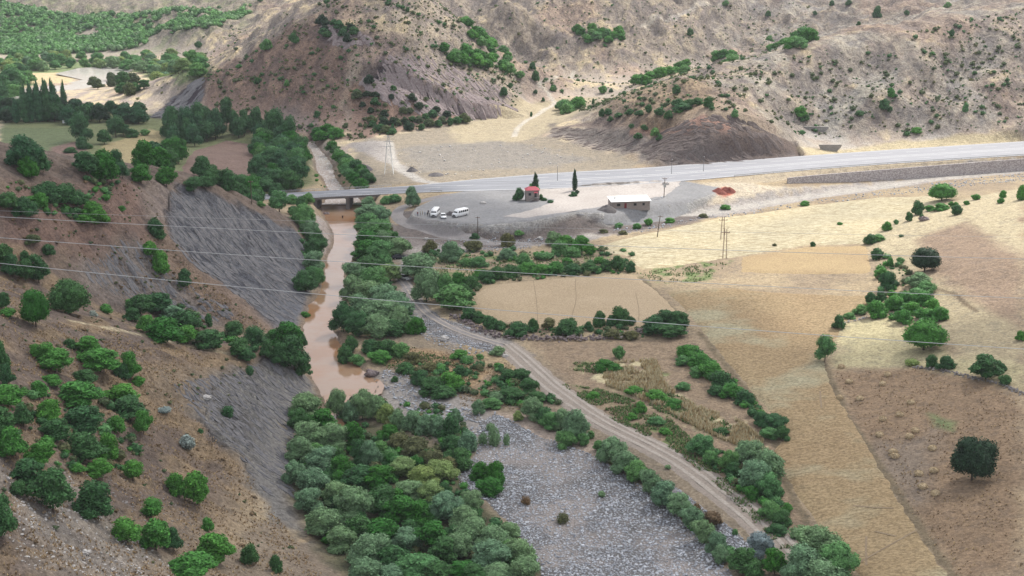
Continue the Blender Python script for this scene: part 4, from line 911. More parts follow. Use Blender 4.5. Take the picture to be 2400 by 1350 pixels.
for (l, r, sag, rad, lab) in (((0,508,57),(2400,607,50),.6,.034,'third power line from the bottom crossing the whole view'), ((0,557,57),(2400,699,50),.6,.036,'second power line from the bottom crossing the whole view'),
                              ((0,617,57),(2400,818,50),.6,.036,'lowest and nearest power line crossing the whole view'), ((0,494,50),(2400,556,44),.5,.018,'topmost and thinnest power line crossing the view')):
    a_, b_ = np.array(U(*l)), np.array(U(*r)); d_ = b_-a_; a2, b2 = a_-d_*.35, b_+d_*.35; pts = []
    for i in range(61):
        t = i/60; p = a2+(b2-a2)*t; u = (t*1.7-.35); p[2] -= sag*4*u*(1-u); pts.append(tuple(p))
    tag(MB().tube(pts, rad, 5, False).build('power_line', M['cable'], smooth=True), lab, 'power line')

# ------------------------------------------------------------------ stones, heaps, walls
def ico(sub=1):
    b = bmesh.new(); bmesh.ops.create_icosphere(b, subdivisions=sub, radius=1); V = np.array([v.co[:] for v in b.verts]); Fc = np.array([[v.index for v in f.verts] for f in b.faces]); b.free(); return V, Fc
IV0, IF0 = ico(1); IV1, IF1 = ico(2); IV2, IF2 = ico(3)
def rocks_mesh(name, P3, R, mat, sub=1, flat=.6, seed=1):
    V0, F0 = (IV0, IF0) if sub == 1 else (IV1, IF1); r = np.random.default_rng(seed); n_ = len(P3); k = len(V0)
    an = r.uniform(0, 6.28, n_); sc = np.column_stack([r.uniform(.7, 1.3, n_), r.uniform(.6, 1.1, n_), r.uniform(.4, .9, n_)*flat*1.4])*np.asarray(R)[:, None]
    base = V0[None]*(1+r.uniform(-.22, .22, (n_, k, 1))); P_ = base*sc[:, None, :]; ca_, sa_ = np.cos(an)[:, None], np.sin(an)[:, None]
    X = P_[..., 0]*ca_-P_[..., 1]*sa_; Y = P_[..., 0]*sa_+P_[..., 1]*ca_; Z = P_[..., 2]+sc[:, 2:3]*.35
    V = np.stack([X, Y, Z], -1)+np.asarray(P3)[:, None]; Fc = F0[None]+(np.arange(n_)*k)[:, None, None]
    return raw_mesh(name, V.reshape(-1, 3), Fc.reshape(-1, 3), mat)
def scatter_in(poly, n_, seed=1):
    r = np.random.default_rng(seed); p = np.array([q_[:2] for q_ in poly]); out = []
    while len(out) < n_:
        x = r.uniform(p[:, 0].min(), p[:, 0].max(), n_*3); y = r.uniform(p[:, 1].min(), p[:, 1].max(), n_*3); k_ = pip(p, x, y) < -.2; out += list(zip(x[k_], y[k_]))
        if not k_.any(): break
    return np.array(out[:n_])
_tl = [resamp([p[:2] for p in TP(s_)], 5, False) for s_ in (TRK, "1000 582;965 603;938 628;930 645;950 662;975 705;1010 745;1090 784;1180 810;1200 825")]
def stones(name, poly, n_, r0, r1, mat, seed, off=.08):
    p = scatter_in(poly, n_, seed)
    for t_ in _tl: p = p[pline([(a, b, 0) for a, b in t_], p[:, 0], p[:, 1])[0] > 2.4]
    p = p[fbm(p[:, 0]/16, p[:, 1]/9, 3, 44) < .22+.3*RNG.random(len(p))]; P3 = np.column_stack([p, h(p[:, 0], p[:, 1])+off]); r = np.random.default_rng(seed+1); R = r0+(r1-r0)*r.power(.35, len(p))*1.0
    R = r0+(r1-r0)*r.random(len(p))**4; return tag(link(name, rocks_mesh(name, P3, R, mat, 1, .6, seed)), kind='stuff')
M['cobble'] = N('cobble'); q = M['cobble']; vv_ = q.n('ShaderNodeTexWhiteNoise', noise_dimensions='3D'); gm_ = q.n('ShaderNodeTexVoronoi'); gm_.inputs['Scale'].default_value = 1.7; q.l(q.pos(), gm_.inputs['Vector']); sc_ = q.n('ShaderNodeSeparateColor'); q.l(gm_.outputs['Color'], sc_.inputs[0]); q.col(q.ramp(sc_.outputs[0], 0, 1, (.19, .20, .225), (.50, .52, .56))); q.rough(.8); M['cobble'] = q.m
stones('river_stones', GB, 13000, .08, .32, M['cobble'], 3)
stones('river_stones', GB2, 1800, .08, .24, M['cobble'], 5)
stones('river_stones', TP("985 705;1040 745;1120 775;1170 800;1200 830;1080 830;1000 800;960 760;940 700"), 1200, .1, .4, M['cobble'], 7)
stones('river_stones', TP("890 860;960 880;1040 940;1130 970;1120 1040;1060 1060;960 970;900 910"), 1500, .1, .4, M['cobble'], 9)
stones('river_stones', TP("755 478;860 476;850 494;760 496"), 90, .15, .6, M['cobble'], 11, .1)
stones('river_stones', TP("1000 560;1300 558;1400 548;1420 540;1200 590;1000 600"), 700, .12, .4, M['cobble'], 13)
stones('wash_stones', TP("1420 540;1700 500;1900 470;2100 440;2400 405;2400 425;2100 458;1900 480;1650 515;1500 545"), 900, .15, .5, M['cobble'], 15)
stones('scree_stones', TP("0 1110;150 1100;300 1230;440 1350;60 1350;0 1240"), 1100, .07, .26, M['stonew'], 17, .02)
stones('scree_stones', TP("180 1100;300 1120;420 1180;480 1260;420 1300;300 1200"), 500, .06, .2, M['stone'], 19, .02)
stones('plain_stones', TP("900 350;1250 335;1400 370;1100 418;940 410"), 260, .2, .7, M['stonew'], 21, .02)
M['purple2'] = soil('cut_rock', (.12, .095, .09), (.17, .14, .13), 1.2, 5, bst=.5); M['slate'] = soil('slate', (.13, .13, .145), (.20, .195, .20), 1.2, 5, bst=.5)
def slabs(name, s_, n_, r0, r1, mat, seed, rot=-.45, el=2.2, dens=-.05):
    p = scatter_in(TP(s_), n_, seed); p = p[ridged(p[:, 0]/26, (p[:, 1]+p[:, 0]*.45)/5.5, 3, 57) > dens]; r = np.random.default_rng(seed); R = r0+(r1-r0)*r.random(len(p))**3; V0, F0 = IV0, IF0; k_ = len(V0); n2_ = len(p)
    b_ = V0[None]*(1+r.uniform(-.25, .25, (n2_, k_, 1)))*np.stack([R*el, R*.8, R*.38], -1)[:, None, :]; a_ = rot+r.normal(0, .2, n2_); ca_, sa_ = np.cos(a_)[:, None], np.sin(a_)[:, None]
    V = np.stack([b_[..., 0]*ca_-b_[..., 1]*sa_, b_[..., 0]*sa_+b_[..., 1]*ca_, b_[..., 2]], -1)+p_z(p)[:, None]; V[..., 2] += (V[..., 0]-p[:, 0:1])*0
    V[..., 2] = V[..., 2]+h(V[..., 0], V[..., 1])-p_z(p)[:, 2:3]
    return tag(link(name, raw_mesh(name, V.reshape(-1, 3), (F0[None]+(np.arange(n2_)*k_)[:, None, None]).reshape(-1, 3), mat)), kind='stuff')
def p_z(p): return np.column_stack([p, h(p[:, 0], p[:, 1])])
slabs('rock_ledges', "400 450;520 470;600 505;680 550;735 620;715 700;660 765;580 710;480 640;420 590;390 540", 1500, .2, 1.1, M['slate'], 3)
slabs('rock_ledges', "210 610;300 565;420 640;560 742;480 750;330 710;200 650", 420, .15, .8, M['slate'], 5)
slabs('rock_ledges', "400 905;590 850;700 875;738 905;690 1000;682 1090;700 1180;620 1160;560 1080;470 980", 1300, .12, .75, M['slate'], 7)
slabs('rock_ledges', "1500 345;1560 305;1650 275;1780 300;1850 335;1800 372;1650 388;1520 378", 420, .4, 1.4, M['purple2'], 15, -.25, 2.4, -.4)
slabs('rock_ledges', "1280 300;1400 305;1500 335;1560 375;1440 355;1300 325", 140, .4, 1.2, M['purple2'], 17, -.2, 2.4, -.4)
slabs('rock_ledges', "345 276;400 232;470 185;475 225;440 270", 160, .8, 2.6, M['slate'], 19, .5, 1.8, -.5)
slabs('rock_outcrops', "840 195;900 180;1040 215;1220 255;1150 275;1000 270;900 245", 420, .7, 2.6, M['purple'], 9, -.6, 1.9, -.3)
slabs('rock_outcrops', "900 140;1050 150;1200 215;1180 240;1000 215;880 180", 380, .5, 1.8, M['purple'], 11, -.6, 2.2, -.1)
slabs('rock_outcrops', "750 60;850 80;880 110;790 120", 120, .8, 2.4, M['purple'], 13, -.3, 1.5, -.5)
def boulder(px, py, r_, label, mat='stonew', cat='boulder'):
    c = T(px, py); V = IV2.copy(); n_ = np.array([float(pn(a*1.7+px, b*1.7+d*1.3, 3)) for a, b, d in V]); V = V*(1+.35*n_)[:, None]*np.array([r_*1.25, r_, r_*.75]); 
    tag(link('boulder', raw_mesh('boulder', V, IF2, M[mat], False), None, (c[0], c[1], c[2]+r_*.35)), label, cat)
boulder(1041, 797, 1.0, 'big pale boulder standing in the gravel beside the track')
boulder(1172, 832, .7, 'grey boulder next to the stones below the track bend')
boulder(1184, 836, .6, 'small pale boulder touching the end of the stone spread')
boulder(1133, 478, .8, 'flat pale rock on the far edge of the gravel yard')
boulder(1000, 562, .7, 'pale rock on the wash below the ramp track')
boulder(1265, 560, .7, 'pale rock in the wash under the gravel yard bank', )
boulder(1560, 432, 1.0, 'flat white slab beside the highway above the shed')
boulder(2165, 517, 1.3, 'dark rock heap under the young trees of the right slope', 'purple', 'rock heap')
boulder(201, 1298, .5, 'larger flat pale stone on the grey scree at lower left')
boulder(485, 935, .7, 'pale slab of rock on the grey shale slope')
boulder(765, 505, 1.1, 'dark driftwood and rock clump at the water edge below the bridge', 'purple', 'rock heap')
boulder(870, 880, 1.2, 'dark red brown rock lying at the river edge', 'purple')
boulder(1690, 448, 2.2, 'mound of bright red earth beside the highway, the left one', 'redearth' if 'redearth' in M else 'purple', 'earth heap') if False else None
M['redearth'] = soil('redearth', (.27, .085, .065), (.22, .07, .055), 1, 4); M['greyheap'] = soil('greyheap', (.13, .12, .125), (.17, .16, .16), 1, 4)
def heap(px, py, r_, hh, mat, label):
    c = T(px, py); n_ = 26; X, Y = np.meshgrid(np.linspace(-1, 1, n_), np.linspace(-1, 1, n_)); R_ = np.hypot(X, Y); Z = np.maximum(0, (1-R_**1.4))*(1+.5*fbm(X*2+px, Y*2, 4, 3))*hh-.15
    V = np.column_stack([X.ravel()*r_, Y.ravel()*r_*.8, Z.ravel()]); i, j = np.meshgrid(np.arange(n_-1), np.arange(n_-1), indexing='ij'); a_ = (i*n_+j).ravel()
    V[:, 2] += h(V[:, 0]+c[0], V[:, 1]+c[1])-c[2]-.1*(V[:, 2] < 0)
    tag(link('earth_heap', raw_mesh('earth_heap', V, np.stack([a_, a_+1, a_+n_+1, a_+n_], -1), mat, True), None, c), label, 'earth heap')
heap(1688, 452, 3.4, 1.7, M['redearth'], 'left of the two bright red earth heaps beside the highway')
heap(1708, 449, 2.8, 1.9, M['redearth'], 'right of the two bright red earth heaps beside the highway')
heap(1057, 503, 1.9, 1.3, M['greyheap'], 'dark grey gravel heap between the white car and the minibus')
heap(1422, 492, 3.6, 1.9, M['greyheap'], 'grey rubble heap against the left end of the long shed')
heap(966, 401, 2.6, 1.8, M['greyheap'], 'small dark heap on the plain left of the pale track')
heap(1022, 410, 3.6, .9, M['greyheap'], 'low dark mound on the plain right of the pale track')
heap(852, 396, 4.0, 2.0, M['greyheap'], 'dark mound on the river bank near the lattice tower')
def hay(px, py, i):
    c = T(px, py); V = IV2.copy(); n_ = fbm(V[:, 0]*3+i*5, V[:, 1]*3+V[:, 2]*2, 3, 7); V = V*(1+.25*n_)[:, None]*np.array([.78, .72, .55]); r = np.random.default_rng(i); k_ = len(IF2)
    ex = []; ef = []
    for t in range(160):
        d_ = r.normal(0, 1, 3); d_[2] = abs(d_[2]); d_ /= np.linalg.norm(d_); p_ = d_*np.array([.76, .7, .54]); s1 = r.normal(0, .11, 3); s2 = r.normal(0, .03, 3); b_ = len(V)+len(ex); ex += [p_-s1, p_+s1, p_+s2+d_*.08]; ef.append((b_, b_+1, b_+2))
    me = raw_mesh('hay_pile', np.vstack([V, ex]), np.vstack([IF2, ef]), M['hay']); tag(link('hay_pile', me, None, (c[0], c[1], c[2]+.25), i), ('hay pile in the brown field, %s' % HAYL[i]), 'hay pile', 'small hay piles in the brown field')
HP = [(2015,937),(2068,902),(2134,946),(2108,975),(2069,985),(2145,1012),(2132,1026),(2061,1022),(2185,1054),(2093,1062),(2097,1072),(2153,1113),(2189,1106),(2163,1144),(2192,1160),(1972,862),(1990,897),(2080,880),(1968,935)]
HAYL = ['leftmost, beside the ripe wheat edge', 'farthest, under the field path', 'farthest right of the back row', 'just below the farthest right one', 'flat one in the middle left', 'upper one of the centre pair', 'lower one of the centre pair', 'alone left of the centre pair', 'nearest to the big dark tree', 'upper of the left touching pair', 'lower of the left touching pair', 'tallest, left of the dark tree', 'low one beside the tallest pile', 'second from the bottom', 'at the bottom of the row', 'small, at the top left edge', 'second at the top left edge', 'small one below the stone wall', 'smallest at the wheat edge']
for i, (a_, b_) in enumerate(HP): hay(a_, b_, i)
def rubble(name, s, label, mat, n_, r0, r1, wid, hh=.9):
    c = resamp(TP(s), 1, False); r = np.random.default_rng(n_); P3 = []
    for _ in range(n_):
        i = r.integers(len(c)); x = c[i][0]+r.normal(0, wid/2); y = c[i][1]+r.normal(0, wid/2); P3.append((x, y, float(h(x, y))+r.uniform(0, hh)*max(0, 1-abs(x-c[i][0])/wid)))
    w_ = empty(name, (c[0][0], c[0][1], P3[0][2])); tag(w_, label, 'stone wall'); o = link('stones', rocks_mesh('stones', np.array(P3)-np.array(w_.location), r.uniform(r0, r1, n_), mat, 1, .8, n_), w_); tag(o, kind='stuff')
rubble('rubble_wall', "1062 742;1090 755;1130 775;1170 790;1230 795;1300 797;1380 795;1450 790;1520 775;1600 775", 'tumbled rubble wall along the near side of the pale wheat field', M['purple'], 520, .18, .5, 1.6)
rubble('dry_stone_wall', "2150 862;2200 868;2260 882;2300 892;2345 902;2400 925", 'low dark dry stone wall running to the right edge below the bushes', M['stone'], 260, .12, .3, .5, .5)
rubble('stone_row', "1960 762;1990 755;2015 750;2030 745", 'pale stone row between two fields near the wild pear tree', M['stonew'], 50, .12, .28, .5, .4)
# ------------------------------------------------------------------ vegetation
def leafmat(name, c, tr=.16, var=.35, c2=None):
    q = N(name); v = q.pos(); a = q.noise(v, 5.5, 3, .6); oi = q.n('ShaderNodeObjectInfo')
    gv = q.n('ShaderNodeNewGeometry')
    c2 = c2 or tuple(x*(1+var) for x in c); c1 = tuple(x*(1-var) for x in c)
    k = q.mix(q.ramp(a, .35, .65), c1, c2)
    k = q.mix(gv.outputs['Random Per Island'], q.mix(1.0, k, (.72, .74, .72), 'MULTIPLY'), q.mix(1.0, k, (1.25, 1.22, 1.2), 'MULTIPLY'))
    k = q.mix(oi.outputs['Random'], q.mix(1.0, k, (.86, .93, 1.0), 'MULTIPLY'), q.mix(1.0, k, (1.14, 1.08, .92), 'MULTIPLY'))
    q.col(k).rough(.65); q.b.inputs['Specular IOR Level'].default_value = .15
    t = q.n('ShaderNodeBsdfTranslucent'); q.l(k, t.inputs['Color']); mx = q.n('ShaderNodeMixShader'); mx.inputs[0].default_value = tr
    q.l(q.b.outputs[0], mx.inputs[1]); q.l(t.outputs[0], mx.inputs[2]); q.l(mx.outputs[0], q.out.inputs['Surface']); return q.m
LM = {'o': leafmat('leaf_bright', (.075, .235, .045)), 'O': leafmat('leaf_green', (.052, .140, .050)), 'D': leafmat('leaf_dark', (.026, .060, .030)),
      'W': leafmat('leaf_willow', (.160, .275, .150)), 'w': leafmat('leaf_willow_green', (.110, .255, .090)), 'y': leafmat('leaf_yellow_green', (.21, .30, .11)),
      'B': leafmat('leaf_olive', (.125, .135, .062)), 'S': leafmat('leaf_silver', (.26, .32, .33)), 'P': leafmat('leaf_poplar', (.045, .125, .055)), 'r': leafmat('leaf_brown', (.19, .125, .07)),
      'd': leafmat('leaf_scrub', (.085, .12, .055)), 'k': leafmat('leaf_rich', (.040, .160, .026))}
TONE = {'o': 'bright green', 'O': 'dark green', 'D': 'very dark', 'W': 'silvery green', 'w': 'soft green', 'y': 'yellowish green', 'B': 'olive brown', 'S': 'silver grey', 'P': 'deep green', 'r': 'brownish', 'd': 'dull green', 'k': 'rich green'}
M['bark'] = plain('bark', (.085, .065, .05), .9, .3, 3)
def crown_mesh(name, lobes, nleaf, leaf, seed, core=.80, rag=.16, up=.25, drop=0.0):
    r = np.random.default_rng(seed); lb = np.array(lobes, float); ar = (lb[:, 3]*lb[:, 4]+lb[:, 3]*lb[:, 5]+lb[:, 4]*lb[:, 5]); pr = ar/ar.sum()
    Ls = r.choice(len(lb), nleaf*2, p=pr); d = r.normal(0, 1, (nleaf*2, 3)); d /= np.linalg.norm(d, axis=1)[:, None]
    rad = 1-np.abs(r.normal(0, .13, nleaf*2)); lump = pn(d[:, 0]*2.6+Ls*3.1, d[:, 1]*2.6+d[:, 2]*2.1, seed)+.5*pn(d[:, 0]*5+Ls, d[:, 1]*5+d[:, 2]*5, seed+1); rad *= 1+rag*lump
    c = lb[Ls, :3]; R = lb[Ls, 3:]; p = c+d*R*rad[:, None]
    ok = p[:, 2] > .02
    for i in range(len(lb)):
        q_ = np.linalg.norm((p-lb[i, :3])/lb[i, 3:], axis=1); ok &= ~((q_ < .80) & (Ls != i))
    if drop: ok &= ~((lump < -drop))
    p, d, R = p[ok][:nleaf], d[ok][:nleaf], R[ok][:nleaf]; n_ = len(p)
    nn = d/R; nn /= np.linalg.norm(nn, axis=1)[:, None]; nn = nn+r.normal(0, .62, (n_, 3))+np.array([0, 0, up]); nn /= np.linalg.norm(nn, axis=1)[:, None]
    a = np.cross(nn, r.normal(0, 1, (n_, 3))); a /= np.linalg.norm(a, axis=1)[:, None]; b = np.cross(nn, a); s = leaf*r.uniform(.55, 1.3, (n_, 1))
    V = np.stack([p-a*s, p-b*s*.55+a*s*.1, p+a*s, p+b*s*.6-a*s*.1], 1).reshape(-1, 3); Fc = np.arange(n_*4).reshape(-1, 4)
    tri = np.concatenate([Fc[:, [0, 1, 2]], Fc[:, [0, 2, 3]]]); VV = [V]; FF = [tri]; k = len(V)
    for i, L_ in enumerate(lb):
        n0 = pn(IV1[:, 0]*2+i*3, IV1[:, 1]*2+IV1[:, 2]*2, seed); Vc = L_[:3]+IV1*L_[3:]*core*(1+.16*n0)[:, None]; Vc[:, 2] = np.maximum(Vc[:, 2], .03); VV.append(Vc); FF.append(IF1+k); k += len(Vc)
    A = np.vstack(VV); lo = np.percentile(V, 1.5, axis=0); hi = np.percentile(V, 98.5, axis=0); A[:, :2] = (A[:, :2]-(lo+hi)[:2]/2)/(hi-lo)[:2]; A[:, 2] = A[:, 2]/hi[2]
    return raw_mesh(name, A, np.vstack(FF), None, False)
def lobes(n_, seed, spread, rz0, rz1, r0, r1, z0, z1, top=True, zr=1.0):
    r = np.random.default_rng(seed); L_ = []
    for i in range(n_):
        a = 6.283*i/n_*1.0+r.uniform(-.4, .4); rr = spread*math.sqrt(r.uniform(.25, 1)); t = r.uniform(0, 1); z = z0+(z1-z0)*t; q_ = 1-.35*t; s = r.uniform(r0, r1)
        L_.append((math.cos(a)*rr*q_, math.sin(a)*rr*q_, z, s, s, s*zr*r.uniform(.9, 1.15)))
    if top: L_.append((r.uniform(-.05, .05), r.uniform(-.05, .05), z1+.02, r1*1.05, r1*1.05, r1*zr))
    L_.append((0, 0, (z0+z1)/2, spread*.8, spread*.8, (z1-z0)*.6+r0*.5)); return L_
PR = {}
for i in range(4):
    PR['willow', i] = (crown_mesh('willow_crown', lobes(13, 10+i, .34, 0, 0, .11, .19, .20, .72, True, 1.0), 5200, .025, 50+i, .76, .34, .3), .30)
    PR['oak', i] = (crown_mesh('broadleaf_crown', lobes(12, 20+i, .32, 0, 0, .09, .18, .26, .80, True, .85), 3400, .032, 60+i, .62, .34, .35, .4), .42)
    PR['bush', i] = (crown_mesh('bush_crown', lobes(10, 30+i, .32, 0, 0, .11, .20, .16, .62, True, 1.1), 2600, .034, 70+i, .72, .36, .3, .6), .0)
    PR['shrub', i] = (crown_mesh('shrub', lobes(4, 40+i, .22, 0, 0, .18, .28, .22, .55, True, 1.2), 520, .065, 80+i, .75, .3, .3), .0)
for i in range(3):
    PR['round', i] = (crown_mesh('round_crown', [(0,0,.56,.38,.38,.38),(.20,.1,.46,.25,.25,.26),(-.22,-.1,.64,.22,.22,.26),(.05,-.18,.36,.25,.25,.2),(.12,.05,.80,.20,.2,.18),(-.1,.22,.5,.24,.24,.3),(-.22,.02,.36,.2,.2,.22)], 4400, .026, 90+i, .84, .26, .2), .25)
    r_ = random.Random(i); PR['poplar', i] = (crown_mesh('poplar_crown', [(r_.uniform(-.07,.07), r_.uniform(-.07,.07), z, .34*s, .34*s, .13) for z, s in ((.12,.8),(.22,1.05),(.34,1.2),(.46,1.15),(.58,1.05),(.70,.85),(.80,.65),(.89,.42),(.95,.22))], 2200, .030, 95+i, .8, .35, .1), .2)
    PR['airy', i] = (crown_mesh('airy_crown', lobes(8, 44+i, .24, 0, 0, .13, .20, .30, .80, True, 1.2), 2600, .028, 98+i, .68, .32, .3, .4), .42)
    PR['reed', i] = (crown_mesh('reed_clump', [(.0,0,.4,.32,.32,.5),(.15,.1,.3,.22,.22,.42),(-.2,-.05,.3,.2,.2,.4)], 700, .05, 120+i, .6, .4, .0), .0)
for i in range(4):
    PR['tiny', i] = (crown_mesh('scrub', [(0,0,.4,.42,.42,.42)]+[(.2*math.cos(2*k+i), .2*math.sin(2*k+i), .4, .28, .28, .3) for k in range(2)], 60, .17, 130+i, .7, .3, .3), .0)
NV = {k[0]: sum(1 for q_ in PR if q_[0] == k[0]) for k in PR}
def trunk_mesh(seed, spread, lim=4):
    r = random.Random(seed); m = MB(); m.tube([(0,0,-.06),(.01,.0,.15),(.0,.01,.34)], [.035,.026,.02], 7)
    for i in range(lim):
        a = 6.283*i/lim+r.uniform(-.4, .4); m.tube([(0,0,.22+.04*i),(math.cos(a)*spread*.4,math.sin(a)*spread*.4,.42),(math.cos(a)*spread,math.sin(a)*spread,.62)], [.017,.012,.005], 5)
    return m.mesh('trunk', M['bark'])
TR = [trunk_mesh(i, .26) for i in range(3)]; TRP = MB().tube([(0,0,-.03),(0,0,.5),(0,0,.92)], [.05,.03,.008], 6).mesh('trunk', M['bark'])
for m_ in [p_[0] for p_ in PR.values()]: m_.materials.append(LM['O'])
_n = 0
def plant(proto, tone, loc, wd, ht, name, label=None, cat='tree', group=None, trunk=None):
    """one plant: a bush is one mesh, a tree is crown + trunk under an empty"""
    global _n; _n += 1; r = random.Random(_n*13+5); var = r.randrange(NV[proto]); me, _t = PR[proto, var]; rz = r.uniform(0, 6.28); loc = (loc[0], loc[1], loc[2]-.06*min(1, ht))
    sc = (wd*r.uniform(.96, 1.05), wd*r.uniform(.96, 1.05), ht)
    if trunk is None: trunk = proto in ('willow', 'oak', 'round', 'poplar', 'airy')
    if trunk:
        g = empty(name, loc, rz, sc); c = link('crown', me, g); c.material_slots[0].link = 'OBJECT'; c.material_slots[0].material = LM[tone]
        link('trunk', TRP if proto == 'poplar' else TR[_n % 3], g)
    else:
        g = link(name, me, None, loc, rz); g.scale = sc; g.material_slots[0].link = 'OBJECT'; g.material_slots[0].material = LM[tone]
    return tag(g, label, cat, group)
def fit(cx, cy, w_, h_):
    """ground point, real width and height of a plant whose crown fills a box of the photograph"""
    hh = h_; base = cy+h_*.36
    for _ in range(3):
        g = T(cx, base); d = depth_of(g); k = F/d; th = math.atan2(CAM[2]-g[2], math.hypot(g[0], g[1])); s_, c_ = math.sin(th), math.cos(th)
        H_ = math.sqrt(max(h_*h_-(w_*s_)**2, (.45*w_)**2))/c_; base = cy+H_*c_/2*.96
    return g, w_/k, H_/k
ORD = ['first', 'second', 'third', 'fourth', 'fifth', 'sixth', 'seventh', 'eighth', 'ninth', 'tenth']+['%d%s' % (i, {1: 'st', 2: 'nd', 3: 'rd'}.get(i % 10 if i > 20 else 0, 'th')) for i in range(11, 60)]
def words(s): return ' '.join(s.split()[:16])
def grp(s, proto, name, cat, where, group, noun=None, by=0, k=None):
    k = k or (.88 if name in ('oak_tree', 'ravine_tree', 'hedge_bush', 'walnut_tree') else .97)
    """'cx cy w h tone[:proto]' -> individuals, each labelled by its place in the row"""
    E = []
    for t in s.split(';'):
        t = t.split()
        if len(t) < 5: continue
        tn, _, pr_ = t[4].partition(':'); E.append((float(t[0]), float(t[1]), float(t[2]), float(t[3]), tn, pr_ or proto))
    E.sort(key=lambda e: e[by]); n_ = len(E)
    for i, (cx, cy, w_, h_, tn, pr_) in enumerate(E):
        g, W_, H_ = fit(cx, cy, w_*k, h_*k)
        pos = '' if n_ == 1 else '%s from %s ' % (ORD[i], 'left' if by == 0 else 'top')
        if i == n_-1 and n_ > 1: pos = 'rightmost ' if by == 0 else 'nearest '
        lab = '%s %s, %s%s' % (TONE[tn], noun or cat, pos, where)
        plant(pr_, tn, g, W_, H_, name, words(lab), cat, None if group == 'x' else group)
def fill(poly, n_, proto, tones, w0, w1, asp, name, cat, label, group, seed, mind=.55):
    P_ = TP(poly) if isinstance(poly, str) else poly; c = scatter_in(P_, n_*8, seed); r = random.Random(seed); keep = []
    for x, y in c:
        s_ = r.uniform(w0, w1)
        if all((x-a)**2+(y-b)**2 > ((s_+d)*.5*mind*1.3)**2 for a, b, d in keep): keep.append((x, y, s_))
        if len(keep) >= n_: break
    keep.sort(key=lambda e: e[0]/e[1]); many = len(keep) > 60; bare = re.sub(r'^(dark |very dark |tall |light green |green )?(tree|bush) ', '', label)
    for i, (x, y, s_) in enumerate(keep):
        p_ = proto if isinstance(proto, str) else r.choice(proto); tn = r.choice(tones)
        lab = ('%s tree in the belt along the far river, %s' % (TONE[tn], ('%s from left' % ORD[i] if i < 50 else '%s from right' % ORD[len(keep)-1-i]))) if many else words('%s %s, %s from left, %s' % (TONE[tn], cat, ORD[i], bare)); plant(p_, tn, (x, y, float(h(x, y))), s_, s_*r.uniform(*asp), name, lab, cat, group)
# --- left foreground slope
grp("0 1000 90 95 O;20 930 85 60 o;93 915 42 52 o;55 975 52 62 O;30 1040 80 85 o;115 970 56 70 o;18 880 40 60 O", 'oak', 'oak_tree', 'tree', 'in the left edge cluster', 'small oaks on the left foreground slope')
grp("130 1010 72 62 O;190 925 100 72 o;195 985 95 75 O;200 1050 112 82 O;95 1065 68 62 o;180 1095 44 28 o:bush;230 1097 70 52 o:bush", 'oak', 'oak_tree', 'tree', 'of the middle thicket on the left slope', 'small oaks on the left foreground slope')
grp("285 925 80 58 o;300 958 95 62 O;337 992 46 62 o;275 995 40 46 o:bush;255 1052 62 78 o;312 1105 50 56 o:airy", 'oak', 'oak_tree', 'tree', 'right side of the slope thicket', 'small oaks on the left foreground slope')
grp("70 1110 82 74 O;125 1152 98 118 O;45 1145 44 40 O:bush;222 1176 108 104 O;5 1215 78 115 O", 'oak', 'oak_tree', 'tree', 'of the row above the pale scree', 'small oaks on the left foreground slope')
grp("298 1245 70 68 o:airy;355 1195 55 60 o:airy;366 1256 74 84 o;408 1266 46 62 O", 'oak', 'oak_tree', 'tree', 'of the clump beside the pale scree', 'small oaks on the left foreground slope')
grp("415 1135 46 56 o:bush;463 1147 64 88 o;485 1230 36 36 o:bush;508 1287 88 82 o;450 1330 115 66 o;586 1300 48 56 O:bush;648 1322 30 46 O:bush", 'oak', 'oak_tree', 'tree', 'scattered low on the left slope', 'small oaks on the left foreground slope')
grp("440 1037 34 38 S;385 961 32 18 S;220 735 20 16 S", 'shrub', 'thorn_cushion', 'shrub', 'on the left slope', 'silver grey shrubs', 'cushion shrub')
grp("533 966 28 30 O;250 723 28 22 o;18 732 36 22 o;490 750 18 30 O;586 870 18 26 O;470 1010 14 12 O", 'shrub', 'shrub', 'shrub', 'alone on the left slopes', 'single shrubs on the left slopes', 'small shrub')
# --- middle left
grp("85 725 70 100 k:round;165 700 100 92 O:round;10 705 30 45 O", 'oak', 'walnut_tree', 'tree', 'of the big ones above the pale path', 'large trees above the pale path')
grp("12 600 50 60 O;30 625 50 60 O;60 635 45 60 O;92 632 52 76 O", 'oak', 'oak_tree', 'tree', 'of the clump at the left edge midway', 'clump at the left edge')
grp("113 585 28 26 O;365 530 36 36 O;373 548 30 24 O;352 583 36 34 o;378 615 42 52 o;433 650 32 40 O;60 600 25 25 O", 'bush', 'bush', 'bush', 'on the bare red and grey spur', 'bushes on the spur')
grp("330 718 70 56 O;370 710 70 52 O;310 738 46 36 O;405 735 60 44 W;440 755 66 54 O;385 778 95 68 k;345 760 50 45 o;440 785 64 50 o;485 795 74 50 O", 'oak', 'ravine_tree', 'tree', 'in the ravine thicket', 'ravine thicket')
grp("500 805 44 36 O;550 773 46 44 O:airy;562 815 58 46 O;600 790 56 58 O:airy;578 832 44 36 O;628 820 40 50 O;640 790 40 36 O", 'oak', 'ravine_tree', 'tree', 'at the lower end of the ravine', 'trees at the lower ravine')
grp("672 790 70 70 k;690 830 74 84 O;708 862 44 50 O;655 830 44 54 O;705 800 30 50 O", 'oak', 'river_tree', 'tree', 'where the ravine meets the river', 'clump at the ravine mouth')
